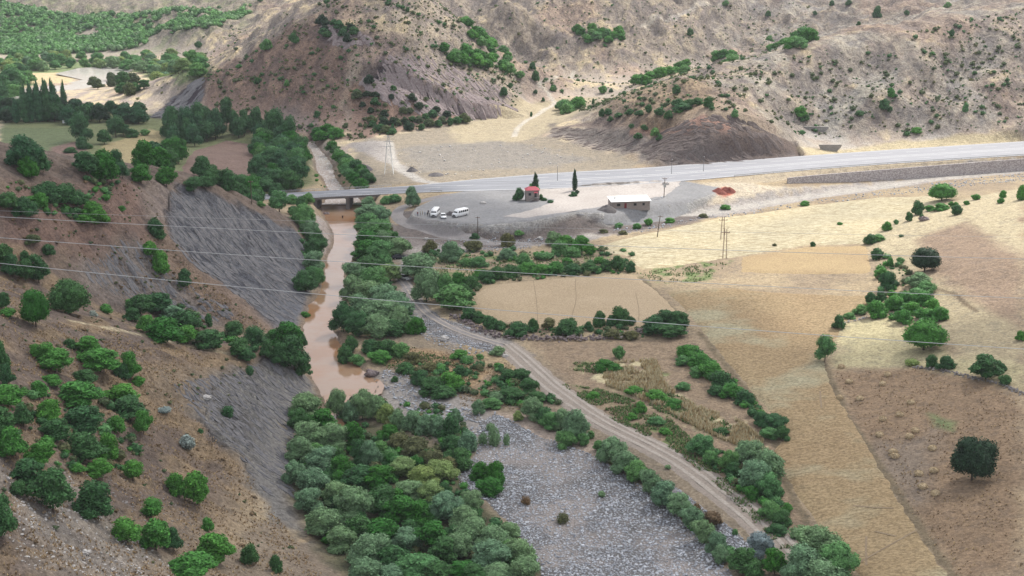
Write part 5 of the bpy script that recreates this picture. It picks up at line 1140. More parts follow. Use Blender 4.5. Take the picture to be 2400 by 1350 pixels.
grp("110 828 60 56 o;85 822 34 36 o;130 848 84 64 o;205 810 62 48 o;235 845 96 68 o;308 858 50 74 o;165 805 32 26 O:bush;120 890 52 28 o:bush;200 880 60 30 O:bush;325 893 34 26 o:bush;5 830 40 70 O:bush;285 870 40 40 O:bush", 'oak', 'oak_tree', 'tree', 'of the belt below the pale path', 'oaks below the pale path')
grp("22 470 62 40 O;60 485 52 46 O;112 452 62 50 O;152 455 60 46 O;95 470 40 36 o;182 465 44 36 O;212 492 50 40 o;236 508 46 34 o;197 512 44 22 o;285 488 18 12 o;75 560 40 22 d", 'bush', 'bush', 'bush', 'near the crest of the left spur', 'bushes near the spur crest')
# --- river banks
grp("707 508 64 54 w;725 540 48 46 W;742 558 46 44 O;738 585 52 50 O;737 612 50 46 W;716 660 56 50 O;746 650 30 38 w;655 474 48 50 w:oak;690 494 26 22 O;717 737 22 14 o;736 640 30 30 w;612 478 20 14 w", 'willow', 'willow', 'tree', 'on the left river bank', 'willows on the left river bank', 'willow', 1)
grp("865 500 62 40 W;895 508 44 44 W;860 522 60 44 w;880 540 74 52 w;862 565 62 50 k:oak;900 562 40 42 W;858 590 60 52 k:oak;892 596 62 62 w;868 625 64 50 O;935 578 58 40 W;968 462 34 48 W;865 473 34 24 W;925 465 34 20 w:bush;905 468 30 18 w:bush;926 552 20 18 k:bush", 'willow', 'willow', 'tree', 'right bank below the bridge', 'willows on the right bank below the bridge', 'willow', 1)
grp("835 640 60 50 W;870 655 70 56 w;915 640 52 44 y:oak;826 675 50 56 W;862 690 84 64 W;900 700 74 62 W;930 715 80 62 W;890 735 84 62 W;845 720 60 60 W;805 748 58 66 O;840 762 60 60 O;885 765 70 56 W;940 748 60 56 W;975 763 40 40 k:bush;960 770 30 24 w:bush;915 770 60 40 O:bush", 'willow', 'willow', 'tree', 'in the river bend clump', 'willow clump at the river bend', 'willow', 1)
grp("985 625 86 62 W;1000 672 62 78 W;1040 675 52 66 w;1065 700 80 62 w:oak;1075 660 40 40 k:oak;1055 591 52 50 W;1007 578 32 30 B:bush;1110 576 46 28 B:bush;1090 615 30 20 w:bush;1190 563 34 32 B:bush;1113 553 20 14 O:bush;1123 614 38 26 w:bush;1190 596 40 28 W:bush;1230 610 40 34 w:bush;1125 640 30 20 o:bush;1215 545 24 12 w:shrub;1450 528 20 12 w:shrub;1275 600 40 20 w:shrub", 'willow', 'willow', 'tree', 'between wash and river track', 'bushes between the wash and the track', 'willow')
grp("1298 560 38 34 W;1310 580 44 30 w;1325 565 44 28 o;1360 570 44 36 o;1382 585 30 26 o;1340 590 40 24 w;1460 545 20 10 B;1493 530 20 14 o;1520 520 22 16 o;1415 541 20 10 B;1570 516 24 12 o;1700 485 24 10 o;1886 476 24 12 o;1648 505 20 8 B", 'bush', 'bush', 'bush', 'along the wash above the stubble', 'bushes along the wash')
# --- hedges round the pale field
grp("1085 690 50 50 O;1105 662 44 34 O;1140 648 44 34 O;1165 640 44 34 O;1198 635 44 32 O;1235 628 50 30 o;1268 632 46 30 o;1300 628 46 32 o;1345 630 46 28 O;1382 628 44 28 O;1418 622 36 30 O;1448 618 34 40 O;1478 625 26 28 O;1330 612 30 20 o;1405 610 30 18 o", 'bush', 'hedge_bush', 'bush', 'in the hedge behind the pale field', 'hedge behind the pale field')
grp("1100 735 40 36 O;1122 742 34 30 O;1148 757 40 36 O;1172 762 30 24 O;1210 772 58 40 O;1250 762 26 34 O;1285 760 36 32 B:airy;1330 768 62 46 O;1380 765 24 26 O;1404 748 36 42 O;1432 752 30 30 O;1452 742 44 50 O;1478 752 26 24 O;1440 782 46 26 B;1480 785 40 24 B", 'bush', 'hedge_bush', 'bush', 'in the near hedge of the pale field', 'hedge in front of the pale field')
grp("1530 765 50 44 O;1556 748 50 44 O;1590 752 50 46 O;1575 775 60 34 O", 'oak', 'hedge_tree', 'tree', 'at the pale field near right corner', 'clump at the pale field corner')
# --- scrub on the river flat
grp("820 808 34 40 O;812 832 40 44 O;838 842 34 24 w;868 812 44 34 O;905 815 54 38 O;940 820 44 34 w;890 835 54 30 o;970 838 40 26 B;950 862 40 26 O;925 888 18 14 O;955 865 24 26 w", 'bush', 'bush', 'bush', 'in scrub right of the muddy pool', 'scrub right of the muddy pool')
grp("985 885 50 36 O;1015 905 60 44 O;1055 895 60 46 o;1080 868 36 26 O;1010 860 40 20 B;1040 920 56 30 O;1075 830 40 18 o;1165 822 32 22 W;1168 857 24 14 o;1125 835 18 12 w;995 948 22 14 O;1095 842 34 14 w", 'bush', 'bush', 'bush', 'in scrub between pool and track', 'scrub between pool and track')
grp("1195 880 44 30 O;1225 878 44 30 O;1240 905 48 36 O;1205 925 60 34 O;1255 930 50 30 O;1165 930 44 26 W;1150 945 46 28 w;1120 955 30 36 W;1252 958 54 52 W;1290 985 54 42 w;1318 985 46 50 W;1345 1000 60 76 W;1330 1030 50 40 w;1385 1018 16 18 w:shrub;1215 975 24 24 y;1275 975 40 36 O;1368 1030 26 30 w", 'willow', 'willow_bush', 'bush', 'of the row left of the track', 'willow bushes at the head of the row', 'willow bush')
grp("1405 1045 28 26 w;1435 1058 66 62 W;1460 1085 60 56 W;1495 1105 56 50 w;1525 1128 50 54 W;1555 1160 58 60 W;1590 1185 60 56 W;1620 1215 52 56 W;1648 1245 50 54 W;1680 1275 44 50 W;1668 1218 48 38 r;1690 1300 40 44 W;1722 1247 14 16 w:shrub;1632 1190 20 22 r:shrub;1565 1094 14 10 W:shrub", 'willow', 'willow_bush', 'bush', 'between gravel bed and track', 'willow line beside the track', 'willow bush')
grp("1780 1280 62 62 S:willow;1740 1315 66 60 O;1815 1318 56 64 k;1765 1335 50 40 O", 'oak', 'track_tree', 'tree', 'where the track leaves the picture', 'trees at the lower end of the track')
grp("1915 1275 110 90 W;1880 1320 100 90 W;1960 1320 100 90 w;1925 1345 110 80 W", 'willow', 'willow', 'tree', 'in the big bottom right stand', 'big willow stand at the bottom', 'willow')
# --- tamarisks on the gravel
grp("880 955 44 56 W;905 968 40 44 y;935 985 40 50 W;965 985 44 46 W;1000 995 46 46 W;1030 998 40 44 W;1055 1000 44 50 O;1068 975 26 34 W;915 1000 40 30 B;935 1035 54 40 B;975 1050 60 50 B;1010 1075 60 44 B;1095 1035 50 50 W;1060 1040 50 44 O;1075 1075 64 50 O;1050 1090 50 40 B", 'bush', 'tamarisk', 'bush', 'in the tamarisk tangle above the gravel', 'tamarisk tangle', 'bush')
grp("1128 1105 46 44 k;1162 1110 46 56 k;1148 1140 64 44 k;1158 1022 28 48 W:reed;1187 1030 16 30 W:reed;1132 1028 22 30 W:reed;1150 1000 20 20 W:reed;1232 1172 22 22 r:reed;1318 1214 30 26 B:reed;1410 1158 16 16 W:shrub;1030 1150 20 14 B:shrub", 'bush', 'bush', 'bush', 'standing free on the grey stones', 'bushes standing on the gravel bed')
# --- the grove at the bottom centre
grp("722 952 72 62 W;700 985 52 52 O;755 985 60 54 k:oak;790 945 46 66 W;850 950 56 72 W;820 965 40 50 W;735 1020 78 66 W;700 1055 64 62 W;785 1025 76 66 W;830 1020 46 60 k:oak;845 1060 50 60 O:oak;690 1110 50 56 W;755 1080 72 60 W;872 1065 52 62 W;800 1095 60 56 k:oak;740 1130 74 64 W;785 1155 70 56 W", 'willow', 'grove_tree', 'tree', 'in the upper part of the dense grove', 'trees in the upper grove', 'tree', 1)
grp("725 1175 66 62 W;840 1120 70 56 O:oak;885 1120 66 56 k:oak;830 1185 92 84 W;940 1095 66 50 y;990 1115 64 50 y;1035 1105 70 50 y;960 1150 66 50 W;1010 1155 66 54 y;760 1225 80 72 W;895 1175 72 66 O:oak;940 1195 76 66 k:oak;985 1205 66 60 k:oak;1045 1190 80 70 W;1100 1175 56 50 W;1085 1215 66 56 W;850 1240 66 56 O:oak;800 1265 72 60 W", 'willow', 'grove_tree', 'tree', 'in the middle of the dense grove', 'trees in the middle grove', 'tree', 1)
grp("900 1250 76 66 k:oak;950 1265 76 60 W;1010 1255 80 70 k:oak;1040 1290 66 60 O:oak;865 1290 96 80 W;925 1310 70 60 O:oak;1110 1250 84 70 W;1070 1280 70 60 W;1160 1265 80 66 W;1190 1245 56 46 W;1150 1305 90 74 W;1210 1300 84 76 W;1235 1335 70 60 W;975 1330 90 62 w;1080 1335 60 40 k:oak;1030 1340 60 50 O:oak;860 1335 80 60 W;1170 1345 80 50 W;920 1345 66 44 W;1120 1345 60 44 O", 'willow', 'grove_tree', 'tree', 'in the lower part of the dense grove', 'trees in the lower grove', 'tree', 1)
fill("700 960;770 960;900 1010;1060 1080;1110 1180;1240 1290;1260 1345;830 1345;720 1210;695 1080", 58, 'bush', 'OwkO', 2.2, 3.6, (.6, .9), 'undergrowth_bush', 'bush', 'bush under the grove trees', 'undergrowth in the grove', 99)
# --- right hand fields
grp("2167 610 68 58 D:round", 'round', 'round_tree', 'tree', 'standing alone high on the right slope', 'x', 'round tree')
grp("2278 1080 98 106 D:round", 'round', 'round_tree', 'tree', 'big and alone in the mown brown field', 'x', 'round tree')
grp("2165 788 92 74 o:round", 'round', 'wild_pear', 'tree', 'with bare trunk below the right thicket', 'x', 'spreading tree')
grp("1933 818 44 64 w:airy", 'oak', 'field_tree', 'tree', 'slim, at the tip of the ripe wheat strip', 'x', 'tree')
grp("2038 560 26 24 O;2060 556 30 16 w;2055 595 30 26 O;2085 615 16 24 o;2068 640 30 24 o;2080 658 40 42 O;2090 690 24 20 o;2150 655 50 34 W;2165 675 50 34 w;2110 610 18 14 w", 'bush', 'bush', 'bush', 'in the upper right field boundary', 'upper boundary bushes on the right')
grp("2040 700 24 30 O;2060 695 24 30 O;2055 725 46 40 o;2095 710 40 36 o;2120 700 44 34 o;2165 700 46 34 o;2185 715 34 30 o;2115 742 40 32 o;2140 722 40 28 o;2170 735 46 26 o;2200 735 44 34 o;2015 725 34 24 w;1990 740 26 16 w;1965 755 26 34 O;2150 690 46 30 w", 'bush', 'bush', 'bush', 'in the thicket across the right fields', 'thicket in the right fields')
grp("2207 452 60 42 o:round;2150 488 26 34 O;2130 508 16 22 O;2180 488 26 14 o;2205 485 36 14 o;2242 492 26 24 O;2230 478 16 12 o;2287 462 22 14 o;2350 455 18 18 o;2393 452 24 36 o;2345 470 16 14 o;2078 530 20 22 o;2100 520 12 12 w;2160 505 10 8 O;2240 478 12 10 o;2265 475 14 10 o", 'bush', 'young_tree', 'tree', 'high on the far right slope', 'young trees on the far right', 'young tree')
grp("2310 862 70 60 O:oak;2355 890 30 24 O;2216 850 38 34 O;2182 846 28 30 O;2137 848 32 18 y:reed;2391 787 20 24 o;1905 572 12 12 O;1968 524 14 8 o;1815 574 10 8 B;2112 552 12 6 O;2345 860 26 20 O", 'bush', 'bush', 'bush', 'scattered over the right hand fields', 'scattered bushes on the right')
# --- strip between track and fields
grp("1610 825 50 34 o;1640 845 54 36 o;1665 868 56 40 o;1690 890 54 40 O;1715 915 50 36 o;1745 932 44 34 O;1600 845 34 24 w;1635 870 40 26 w;1680 915 40 26 O", 'bush', 'bush', 'bush', 'upper strip beside the ripe wheat', 'bushes beside the ripe wheat')
grp("1785 980 46 34 O;1815 990 60 40 O;1835 1015 34 34 O;1800 1015 44 30 w;1640 1042 62 50 w;1665 1075 36 36 w;1708 1080 46 50 w;1750 1060 70 56 W;1795 1090 80 76 W;1770 1120 80 76 W;1760 1155 34 36 o;1800 1140 60 60 w;1805 1195 52 44 w;1835 1215 46 40 O;1820 1240 46 26 O;1720 1100 40 34 O;1845 1190 24 24 o", 'willow', 'willow_bush', 'bush', 'lower strip beside the ripe wheat', 'willow bushes beside the ripe wheat', 'bush')
grp("1450 826 28 30 w;1415 855 50 22 k;1440 862 40 18 k;1500 955 30 28 o;1540 925 50 24 o;1580 945 40 24 o;1485 915 40 18 o;1390 925 30 16 o;1560 1010 30 18 o;1600 905 34 20 w;1480 975 26 16 o;1690 1010 34 18 O;1540 985 40 18 w", 'bush', 'bush', 'bush', 'low among the dry reeds', 'low bushes among the reeds')
# --- valley on the left: poplars, orchard trees, river wood
grp("60 248 26 86 P;75 245 24 90 P;92 243 26 92 P;112 240 28 96 P;128 240 24 94 P;153 237 16 84 P;40 262 22 56 P;100 252 20 70 P;140 255 22 60 P", 'poplar', 'poplar', 'tree', 'in the poplar stand at the far left', 'poplar stand at the far left', 'poplar')
grp("60 357 78 76 P:willow;193 300 50 72 P:airy;193 335 30 30 P:bush;272 298 38 52 P:airy;245 322 34 34 O;275 375 30 50 P:airy;288 400 34 40 P:airy;290 305 30 26 O;165 352 26 14 O:bush;205 342 22 14 O:bush;215 380 22 14 w:bush;235 375 16 12 w:bush;310 312 30 20 O:bush;340 310 24 14 w:bush", 'oak', 'valley_tree', 'tree', 'in the left valley fields', 'trees in the left valley fields')
grp("1255 428 14 44 D;1347 424 13 50 D", 'poplar', 'slim_poplar', 'tree', 'beside the highway near the small house', 'two slim poplars by the house', 'slim poplar')
grp("1252 438 26 20 w;1215 456 24 30 O;1268 462 10 14 O;1275 467 14 8 O;1290 472 16 7 O;1343 455 18 12 O;1351 450 12 10 D", 'bush', 'bush', 'bush', 'around the small house and forecourt', 'bushes round the small house')
fill("595 340;640 330;690 345;714 385;718 430;728 452;690 455;640 450;600 420;610 390", 40, ('willow', 'oak'), 'OPPwk', 5.5, 8.5, (.9, 1.3), 'river_tree', 'tree', 'tree in the river wood above the bridge', 'river wood above the bridge', 3)
fill("395 305;430 300;520 296;600 300;680 330;700 350;640 345;590 335;520 325;450 345;400 350", 32, ('willow', 'airy', 'oak'), 'OPP', 5.5, 8, (1.3, 2.1), 'belt_tree', 'tree', 'tree in the belt behind the ploughed field', 'tree belt behind the ploughed field', 5)
fill("320 385;355 360;405 340;445 352;425 385;415 400;400 430;340 425", 18, ('oak', 'airy'), 'OPk', 5.5, 8, (1.0, 1.6), 'orchard_tree', 'tree', 'tree in the clump left of the ploughed field', 'clump left of the ploughed field', 7)
fill("0 400;60 395;140 405;230 415;330 425;440 425;560 430;640 445;620 455;560 462;480 450;330 432;230 430;120 430;0 436", 48, ('bush', 'oak', 'airy'), 'OOk', 4, 6.5, (.8, 1.3), 'crest_tree', 'tree', 'tree in the belt behind the left spur', 'tree belt behind the left spur', 9)
fill("0 270;60 262;180 262;330 262;335 290;180 295;120 290;0 292", 36, ('willow', 'oak'), 'DPP', 7, 10, (.9, 1.2), 'valley_tree', 'tree', 'tree in the wood behind the valley field', 'dark wood behind the valley field', 11)
fill("0 185;40 180;80 195;60 215;0 250", 14, ('willow', 'oak'), 'POw', 9, 13, (.8, 1.1), 'valley_tree', 'tree', 'tree near the far river bend', 'trees at the far river bend', 13)
fill("180 205;230 190;300 180;330 190;340 215;290 235;200 225", 14, ('bush', 'oak'), 'Od', 5, 8, (.8, 1.1), 'valley_tree', 'bush', 'bush on the red spur by the far river', 'bushes on the low red spur', 15)
fill("775 345;800 362;840 400;872 430;862 444;830 442;806 418;800 392;786 370", 22, 'bush', 'Okw', 3.5, 6, (.6, .9), 'bank_bush', 'bush', 'bush on the right bank above the bridge', 'bushes on the bank above the bridge', 17)
fill("740 318;760 305;795 312;790 328;755 332", 6, 'bush', 'ko', 5, 8, (.5, .7), 'bank_bush', 'bush', 'bush at the foot of the big hill', 'bushes at the foot of the big hill', 19)
fill("620 452;700 455;742 470;742 490;700 485;640 470", 6, 'bush', 'Ow', 3, 5, (.7, 1), 'bank_bush', 'bush', 'bush beside the left bridge ramp', 'bushes at the left bridge ramp', 21)
# green gullies in the hills
for i, (s, n_, lab) in enumerate((("1080 60;1110 65;1200 150;1240 200;1215 205;1150 150", 30, 'green bush in the gully right of the big hill'), ("1480 205;1520 175;1610 150;1625 165;1540 185;1500 205", 24, 'bush in the side valley behind the cut hill'), ("1800 80;1905 85;1915 112;1850 125;1795 112", 26, 'bush in the high copse on right hills'), ("1350 75;1460 85;1465 100;1390 108", 14, 'green bush on the far central hillside'), ("1655 125;1720 120;1735 140;1670 148", 10, 'green bush in the small copse below the hill track'), ("1040 120;1180 160;1190 180;1060 150", 14, 'green bush on the shoulder of the big hill'), ("1310 260;1345 240;1370 245;1330 272", 6, 'green bush at the valley mouth'))):
    fill(s, n_, 'bush', 'owk', 5, 8, (.6, .9), 'gully_bush', 'bush', lab, lab.split(' ', 2)[2]+' group', 31+i)
grp("1410 265 14 20 O;1425 262 18 16 O;1450 270 20 12 O;1475 262 22 14 O;1500 265 24 14 O;1520 255 18 20 O;1545 262 24 18 O;1567 270 22 22 O;1590 258 20 14 w;1585 210 20 22 O;1588 240 30 18 O;1615 240 26 16 O;1635 238 24 18 O;1660 240 22 26 O;1600 250 40 14 O;1430 278 14 12 O;1495 318 18 14 O;1535 310 22 20 w;1545 322 16 14 O;1510 298 16 12 O;1480 295 14 10 O;1722 266 18 18 w", 'bush', 'scrub_oak', 'bush', 'on the scrubby top of the cut hill', 'scrub oaks on the cut hill', 'oak scrub')
grp("1875 262 30 24 o;1888 275 18 16 O;2088 218 16 24 o;2072 245 24 26 O;2085 255 14 12 O;2015 265 22 12 O;2148 305 26 14 o;2262 252 16 22 w;2230 78 12 18 O;2055 30 18 26 O;2058 18 12 10 O;1950 8 14 14 O;1988 6 14 14 O;1800 32 12 14 O;1617 75 16 18 O;2220 12 16 14 w;1700 8 16 14 w;2125 30 12 12 O;1910 30 10 10 O;2185 125 14 8 o;2012 55 10 10 O;1880 310 16 10 w", 'bush', 'hill_bush', 'bush', 'of the larger on the right hills', 'larger bushes on the right hills')
grp("955 22 8 12 O;1255 178 16 26 O;1297 205 14 14 O;1255 215 10 10 O;1248 155 14 18 O;1273 233 8 10 O;1362 232 14 12 w;1413 210 22 18 w;1432 212 10 10 O;1295 208 12 12 w;1318 240 12 14 O;1390 238 8 14 O;1245 268 6 12 O;1180 215 20 22 O;1195 200 14 12 O;920 300 10 20 O;1055 285 14 20 O;742 268 14 16 O;815 90 20 22 D;603 190 16 16 O;672 195 12 16 w;745 265 14 10 O;560 155 14 10 w;465 105 16 16 O;690 90 24 24 O;625 105 24 26 w", 'bush', 'hill_bush', 'bush', 'around big hill and valley mouth', 'larger bushes on the big hill')
fill("840 190;880 195;1050 270;1100 288;900 320;860 290;830 230", 40, 'bush', 'DOd', 3, 5.5, (.6, .9), 'cliff_bush', 'bush', 'bush under the black cliff band', 'bushes under the black cliff band', 61)
fill("745 55;840 70;850 90;760 90", 12, 'bush', 'DO', 4, 6.5, (.5, .8), 'hill_bush', 'bush', 'dark bush on the rocky knob of the big hill', 'bushes on the rocky knob', 63)
# far wooded hillside: individuals along the river plain, the mass beyond as one
fill("0 140;150 135;330 135;420 140;480 150;490 175;420 185;330 170;180 158;0 180", 90, ('willow', 'oak'), 'wWwy', 6.5, 10, (.75, 1.0), 'far_tree', 'tree', 'light green tree in the sunlit belt along the far river', 'belt along the far river', 65)

def merged(name, P3, W_, H_, protos, mats, seed, label=None):
    """many small plants as one mesh, leaf by leaf"""
    r = np.random.default_rng(seed); VV = []; FF = []; MI = []; k = 0; pm = []
    for m_ in protos:
        V = np.array([v.co[:] for v in m_.vertices]); Fc = np.array([p.vertices[:] for p in m_.polygons]); pm.append((V, Fc))
    for i in range(len(P3)):
        V, Fc = pm[int(r.integers(len(pm)))]; a = r.uniform(0, 6.28); c_, s_ = math.cos(a), math.sin(a)
        X = (V[:, 0]*c_-V[:, 1]*s_)*W_[i]+P3[i][0]; Y = (V[:, 0]*s_+V[:, 1]*c_)*W_[i]+P3[i][1]; Z = V[:, 2]*H_[i]+P3[i][2]-.05
        VV.append(np.column_stack([X, Y, Z])); FF.append(Fc+k); k += len(V); MI.append(np.full(len(Fc), int(r.integers(len(mats)))))
    me = raw_mesh(name, np.vstack(VV), np.vstack(FF)); [me.materials.append(LM[m_]) for m_ in mats]; me.polygons.foreach_set('material_index', np.concatenate(MI).astype(np.int32)); me.update()
    return tag(link(name, me), kind='stuff')
def low_crown(seed, nl=26, leaf=.2):
    r = np.random.default_rng(seed); V0 = IV0*np.array([.4, .4, .42])*(1+r.uniform(-.2, .2, (len(IV0), 1)))+np.array([0, 0, .42]); n_ = nl
    d = r.normal(0, 1, (n_, 3)); d /= np.linalg.norm(d, axis=1)[:, None]; p = d*np.array([.45, .45, .44])+np.array([0, 0, .46]); a = np.cross(d, r.normal(0, 1, (n_, 3))); a /= np.linalg.norm(a, axis=1)[:, None]; b = np.cross(d+r.normal(0, .5, (n_, 3)), a)
    V = np.stack([p-a*leaf, p+a*leaf, p+b*leaf*1.2], 1).reshape(-1, 3); return raw_mesh('low', np.vstack([V0, V]), np.vstack([IF0, np.arange(n_*3).reshape(-1, 3)+len(V0)]))
LOWS = [low_crown(i) for i in range(5)]; TUFT = [low_crown(20+i, 10, .3) for i in range(4)]
c = scatter_in(TP("0 128;200 125;380 90;500 62;560 45;600 25;620 5;0 3"), 4200, 71); dn = fbm(c[:, 0]/45, c[:, 1]/70, 3, 8); pxs, pys = proj(c[:, 0], c[:, 1], h(c[:, 0], c[:, 1]))
lim = np.where(pxs+pys*1.3 < 380, -.12, np.where(pys > 95, -.12, .05))+.12*(pys < 30); k = dn > lim+.35*RNG.random(len(c))-.30; c = c[k]; r = RNG.uniform(3, 7, len(c))
merged('distant_woodland', np.column_stack([c, h(c[:, 0], c[:, 1])]), r, r*RNG.uniform(.6, .9, len(c)), LOWS, ('w', 'O', 'w', 'W', 'w'), 3)
# scrub on the hills: the 300 that show largest are things, the rest one mass
HR = [TP("480 190;560 140;700 40;760 5;1060 5;1130 100;1230 190;1200 262;1000 300;830 330;700 320;520 295"), TP("1060 5;1240 5;1500 5;1700 5;1900 5;1900 100;1700 160;1500 210;1330 235;1250 190;1130 90"), TP("1330 262;1500 200;1700 170;1900 120;2400 20;2400 325;2100 315;1900 320;1780 285;1650 262;1500 285"), TP("330 130;420 85;560 60;700 30;560 130;480 190;300 240;340 190")]
CN = (3000, 1700, 1900, 420); SC = []
for i, (pg, n_) in enumerate(zip(HR, CN)):
    c = scatter_in(pg, n_, 80+i); dn = fbm(c[:, 0]/14, c[:, 1]/18, 3, 18)+.3*fbm(c[:, 0]/70, c[:, 1]/70, 2, 4); c = c[dn > -.28+.2*RNG.random(len(c))]
    s_ = (.55, .55, .45, .6)[i]+1.5*RNG.random(len(c))**4+.2; SC += [(x, y, w_, i) for (x, y), w_ in zip(c, s_)]
SC = np.array(SC); SC = SC[pip(TP("1480 400;1500 330;1600 275;1700 275;1860 325;1870 380;1480 400"), SC[:, 0], SC[:, 1]) > 0]
dist = np.hypot(SC[:, 0], SC[:, 1]); order = np.argsort(-SC[:, 2]/dist); WHERE = ['on the sunlit big hill', 'behind the valley mouth', 'on the grey right hills', 'on the brown ridge']
def SIZEW(v_): return 'fairly large dark' if v_ > 1.9 else ('medium dark' if v_ > 1.5 else 'small dark')
def COLW(x, y):
    a_, b_ = proj(x, y, float(h(x, y))); return ', %s, %s' % ('near the crest' if b_ < 90 else ('halfway up' if b_ < 200 else 'near the foot'), 'left part' if a_ < 800 else ('centre left' if a_ < 1200 else ('centre right' if a_ < 1700 else ('right part' if a_ < 2050 else 'far right part'))))
for k in order[:300]:
    x, y, s_, i = SC[k]; plant('tiny', 'dOd'[int(k) % 3], (x, y, float(h(x, y))), s_*1.25, s_*.95, 'dry_scrub', words(SIZEW(s_)+' scrub tuft '+WHERE[int(i)]+COLW(x, y)), 'scrub', 'scrub tufts '+WHERE[int(i)])
R_ = SC[order[300:]]; merged('hill_scrub', np.column_stack([R_[:, :2], h(R_[:, 0], R_[:, 1])]), R_[:, 2]*1.2, R_[:, 2]*.85, TUFT, ('d', 'O', 'd', 'B'), 5)

LS = []
for i_, (pg, n_) in enumerate((("690 500;720 520;745 600;745 660;715 650;700 560", 90), ("845 495;900 500;930 560;960 600;1000 640;960 720;990 770;940 780;860 790;790 770;800 700;820 620;840 540", 420), ("1080 690;1110 655;1200 630;1300 620;1490 612;1490 640;1300 652;1150 665;1110 695", 160), ("1060 720;1110 725;1160 755;1300 772;1450 770;1600 740;1610 785;1450 795;1300 790;1150 775", 150), ("1395 1040;1450 1050;1540 1120;1660 1230;1720 1310;1690 1320;1600 1220;1500 1130;1420 1080", 150), ("690 940;770 950;900 1010;1060 1080;1110 1180;1240 1290;1260 1345;830 1345;720 1210;690 1080", 420), ("1600 810;1660 840;1760 930;1800 980;1850 1020;1810 1030;1730 950;1640 870;1590 840", 160), ("1620 1030;1700 1060;1800 1070;1850 1200;1880 1280;1820 1260;1740 1160;1650 1080", 200), ("880 940;1080 960;1110 1060;1060 1110;960 1060;900 1000", 160), ("960 850;1090 850;1280 880;1370 1020;1300 1010;1180 940;1050 930;980 900", 230), ("2040 590;2090 600;2160 650;2220 740;2180 760;2020 740;2060 690", 170), ("0 930;240 900;350 960;330 1100;200 1110;60 1100;0 1080", 160), ("290 700;420 690;520 780;640 790;720 860;640 860;540 820;360 790", 170), ("960 580;1450 580;1500 600;1300 610;1000 630", 130), ("0 425;300 428;240 510;100 500;0 490", 90), ("740 350;800 360;870 440;740 450", 60))):
    c = scatter_in(TP(pg), n_, 300+i_); LS += [tuple(v) for v in c]
LS = np.array(LS); keep_ = np.ones(len(LS), bool)
for t_ in _tl: keep_ &= pline([(a, b, 0) for a, b in t_], LS[:, 0], LS[:, 1])[0] > 3.0
keep_ &= np.minimum(pip(RIVER, LS[:, 0], LS[:, 1]), pip(RIVER_UP, LS[:, 0], LS[:, 1])) > .6
LS = LS[keep_]; sz_ = .5+1.5*RNG.random(len(LS))**2
merged('low_scrub', np.column_stack([LS, h(LS[:, 0], LS[:, 1])]), sz_*1.3, sz_*.9, [low_crown(40+i, 60, .13) for i in range(4)], ('O', 'w', 'O', 'd', 'o', 'B'), 21)
SL = scatter_in(TP("0 640;200 600;430 560;640 780;560 930;450 1000;640 1200;700 1300;500 1350;0 1350"), 520, 401); sz_ = .22+.5*RNG.random(len(SL))**2
merged('dry_thistles', np.column_stack([SL, h(SL[:, 0], SL[:, 1])]), sz_*1.3, sz_, TUFT, ('B', 'r', 'd', 'r'), 22)
SL = scatter_in(TP("0 440;330 432;400 560;640 780;480 760;200 620;0 600"), 260, 402); sz_ = .25+.6*RNG.random(len(SL))**2
merged('dry_thistles', np.column_stack([SL, h(SL[:, 0], SL[:, 1])]), sz_*1.3, sz_, TUFT, ('B', 'r', 'd', 'r'), 23)

# dry grass tufts and weeds: real blades on the near ground
def tufts(name, polys, n_, s0, s1, mats, seed, hgt=1.0):
    VV = []; FF = []; MI = []; k = 0; r = np.random.default_rng(seed)
    for pg, m_ in polys:
        c = scatter_in(pg, m_, seed+m_); dn = fbm(c[:, 0]/5, c[:, 1]/5, 3, seed); c = c[dn > -.12]; z = h(c[:, 0], c[:, 1])
        nb = 5
        for j in range(nb):
            a = r.uniform(0, 6.28, len(c)); s_ = r.uniform(s0, s1, len(c)); dx, dy = np.cos(a)*s_, np.sin(a)*s_; wx_, wy_ = -np.sin(a)*s_*.45, np.cos(a)*s_*.45; hh = s_*hgt*r.uniform(.6, 1.2, len(c))
            b0 = np.column_stack([c[:, 0]-wx_, c[:, 1]-wy_, z-.03]); b1 = np.column_stack([c[:, 0]+wx_, c[:, 1]+wy_, z-.03]); b2 = np.column_stack([c[:, 0]+dx*.8, c[:, 1]+dy*.8, z+hh])
            V = np.stack([b0, b1, b2], 1).reshape(-1, 3); VV.append(V); FF.append(np.arange(len(V)).reshape(-1, 3)+k); k += len(V); MI.append(r.integers(0, len(mats), len(c)))
    me = raw_mesh(name, np.vstack(VV), np.vstack(FF)); [me.materials.append(m_) for m_ in mats]; me.polygons.foreach_set('material_index', np.concatenate(MI).astype(np.int32)); me.update()
    return tag(link(name, me), kind='stuff')
M['dry1'] = plain('dry_grass_gold', (.40, .295, .16), .9, .2); M['dry2'] = plain('dry_grass_brown', (.30, .215, .135), .9, .2); M['reed'] = plain('reed_cream', (.52, .46, .30), .9, .2); M['grn'] = plain('weed_green', (.12, .22, .07), .9, .3); M['grn2'] = plain('weed_dark', (.08, .16, .05), .9, .3)
tufts('dry_grass', [(TP("0 770;170 760;500 830;430 950;620 1150;690 1260;760 1350;0 1350"), 9000), (TP("0 640;100 700;60 760;0 760"), 500), (TP("420 590;640 780;560 780;400 640"), 700), (TP("1950 870;2150 865;2400 930;2400 1350;2240 1350;2090 1130"), 1500), (TP("880 800;1200 850;1300 960;1100 960;900 860"), 2600)], 0, .12, .34, [M['dry1'], M['dry2'], M['dry2']], 5)
tufts('dry_reeds', [(TP("1440 850;1540 845;1560 900;1620 950;1740 990;1800 1040;1760 1060;1640 1010;1530 950;1460 920;1400 900"), 5200)], 0, .2, .5, [M['reed'], M['reed'], M['dry1']], 7, 2.2)
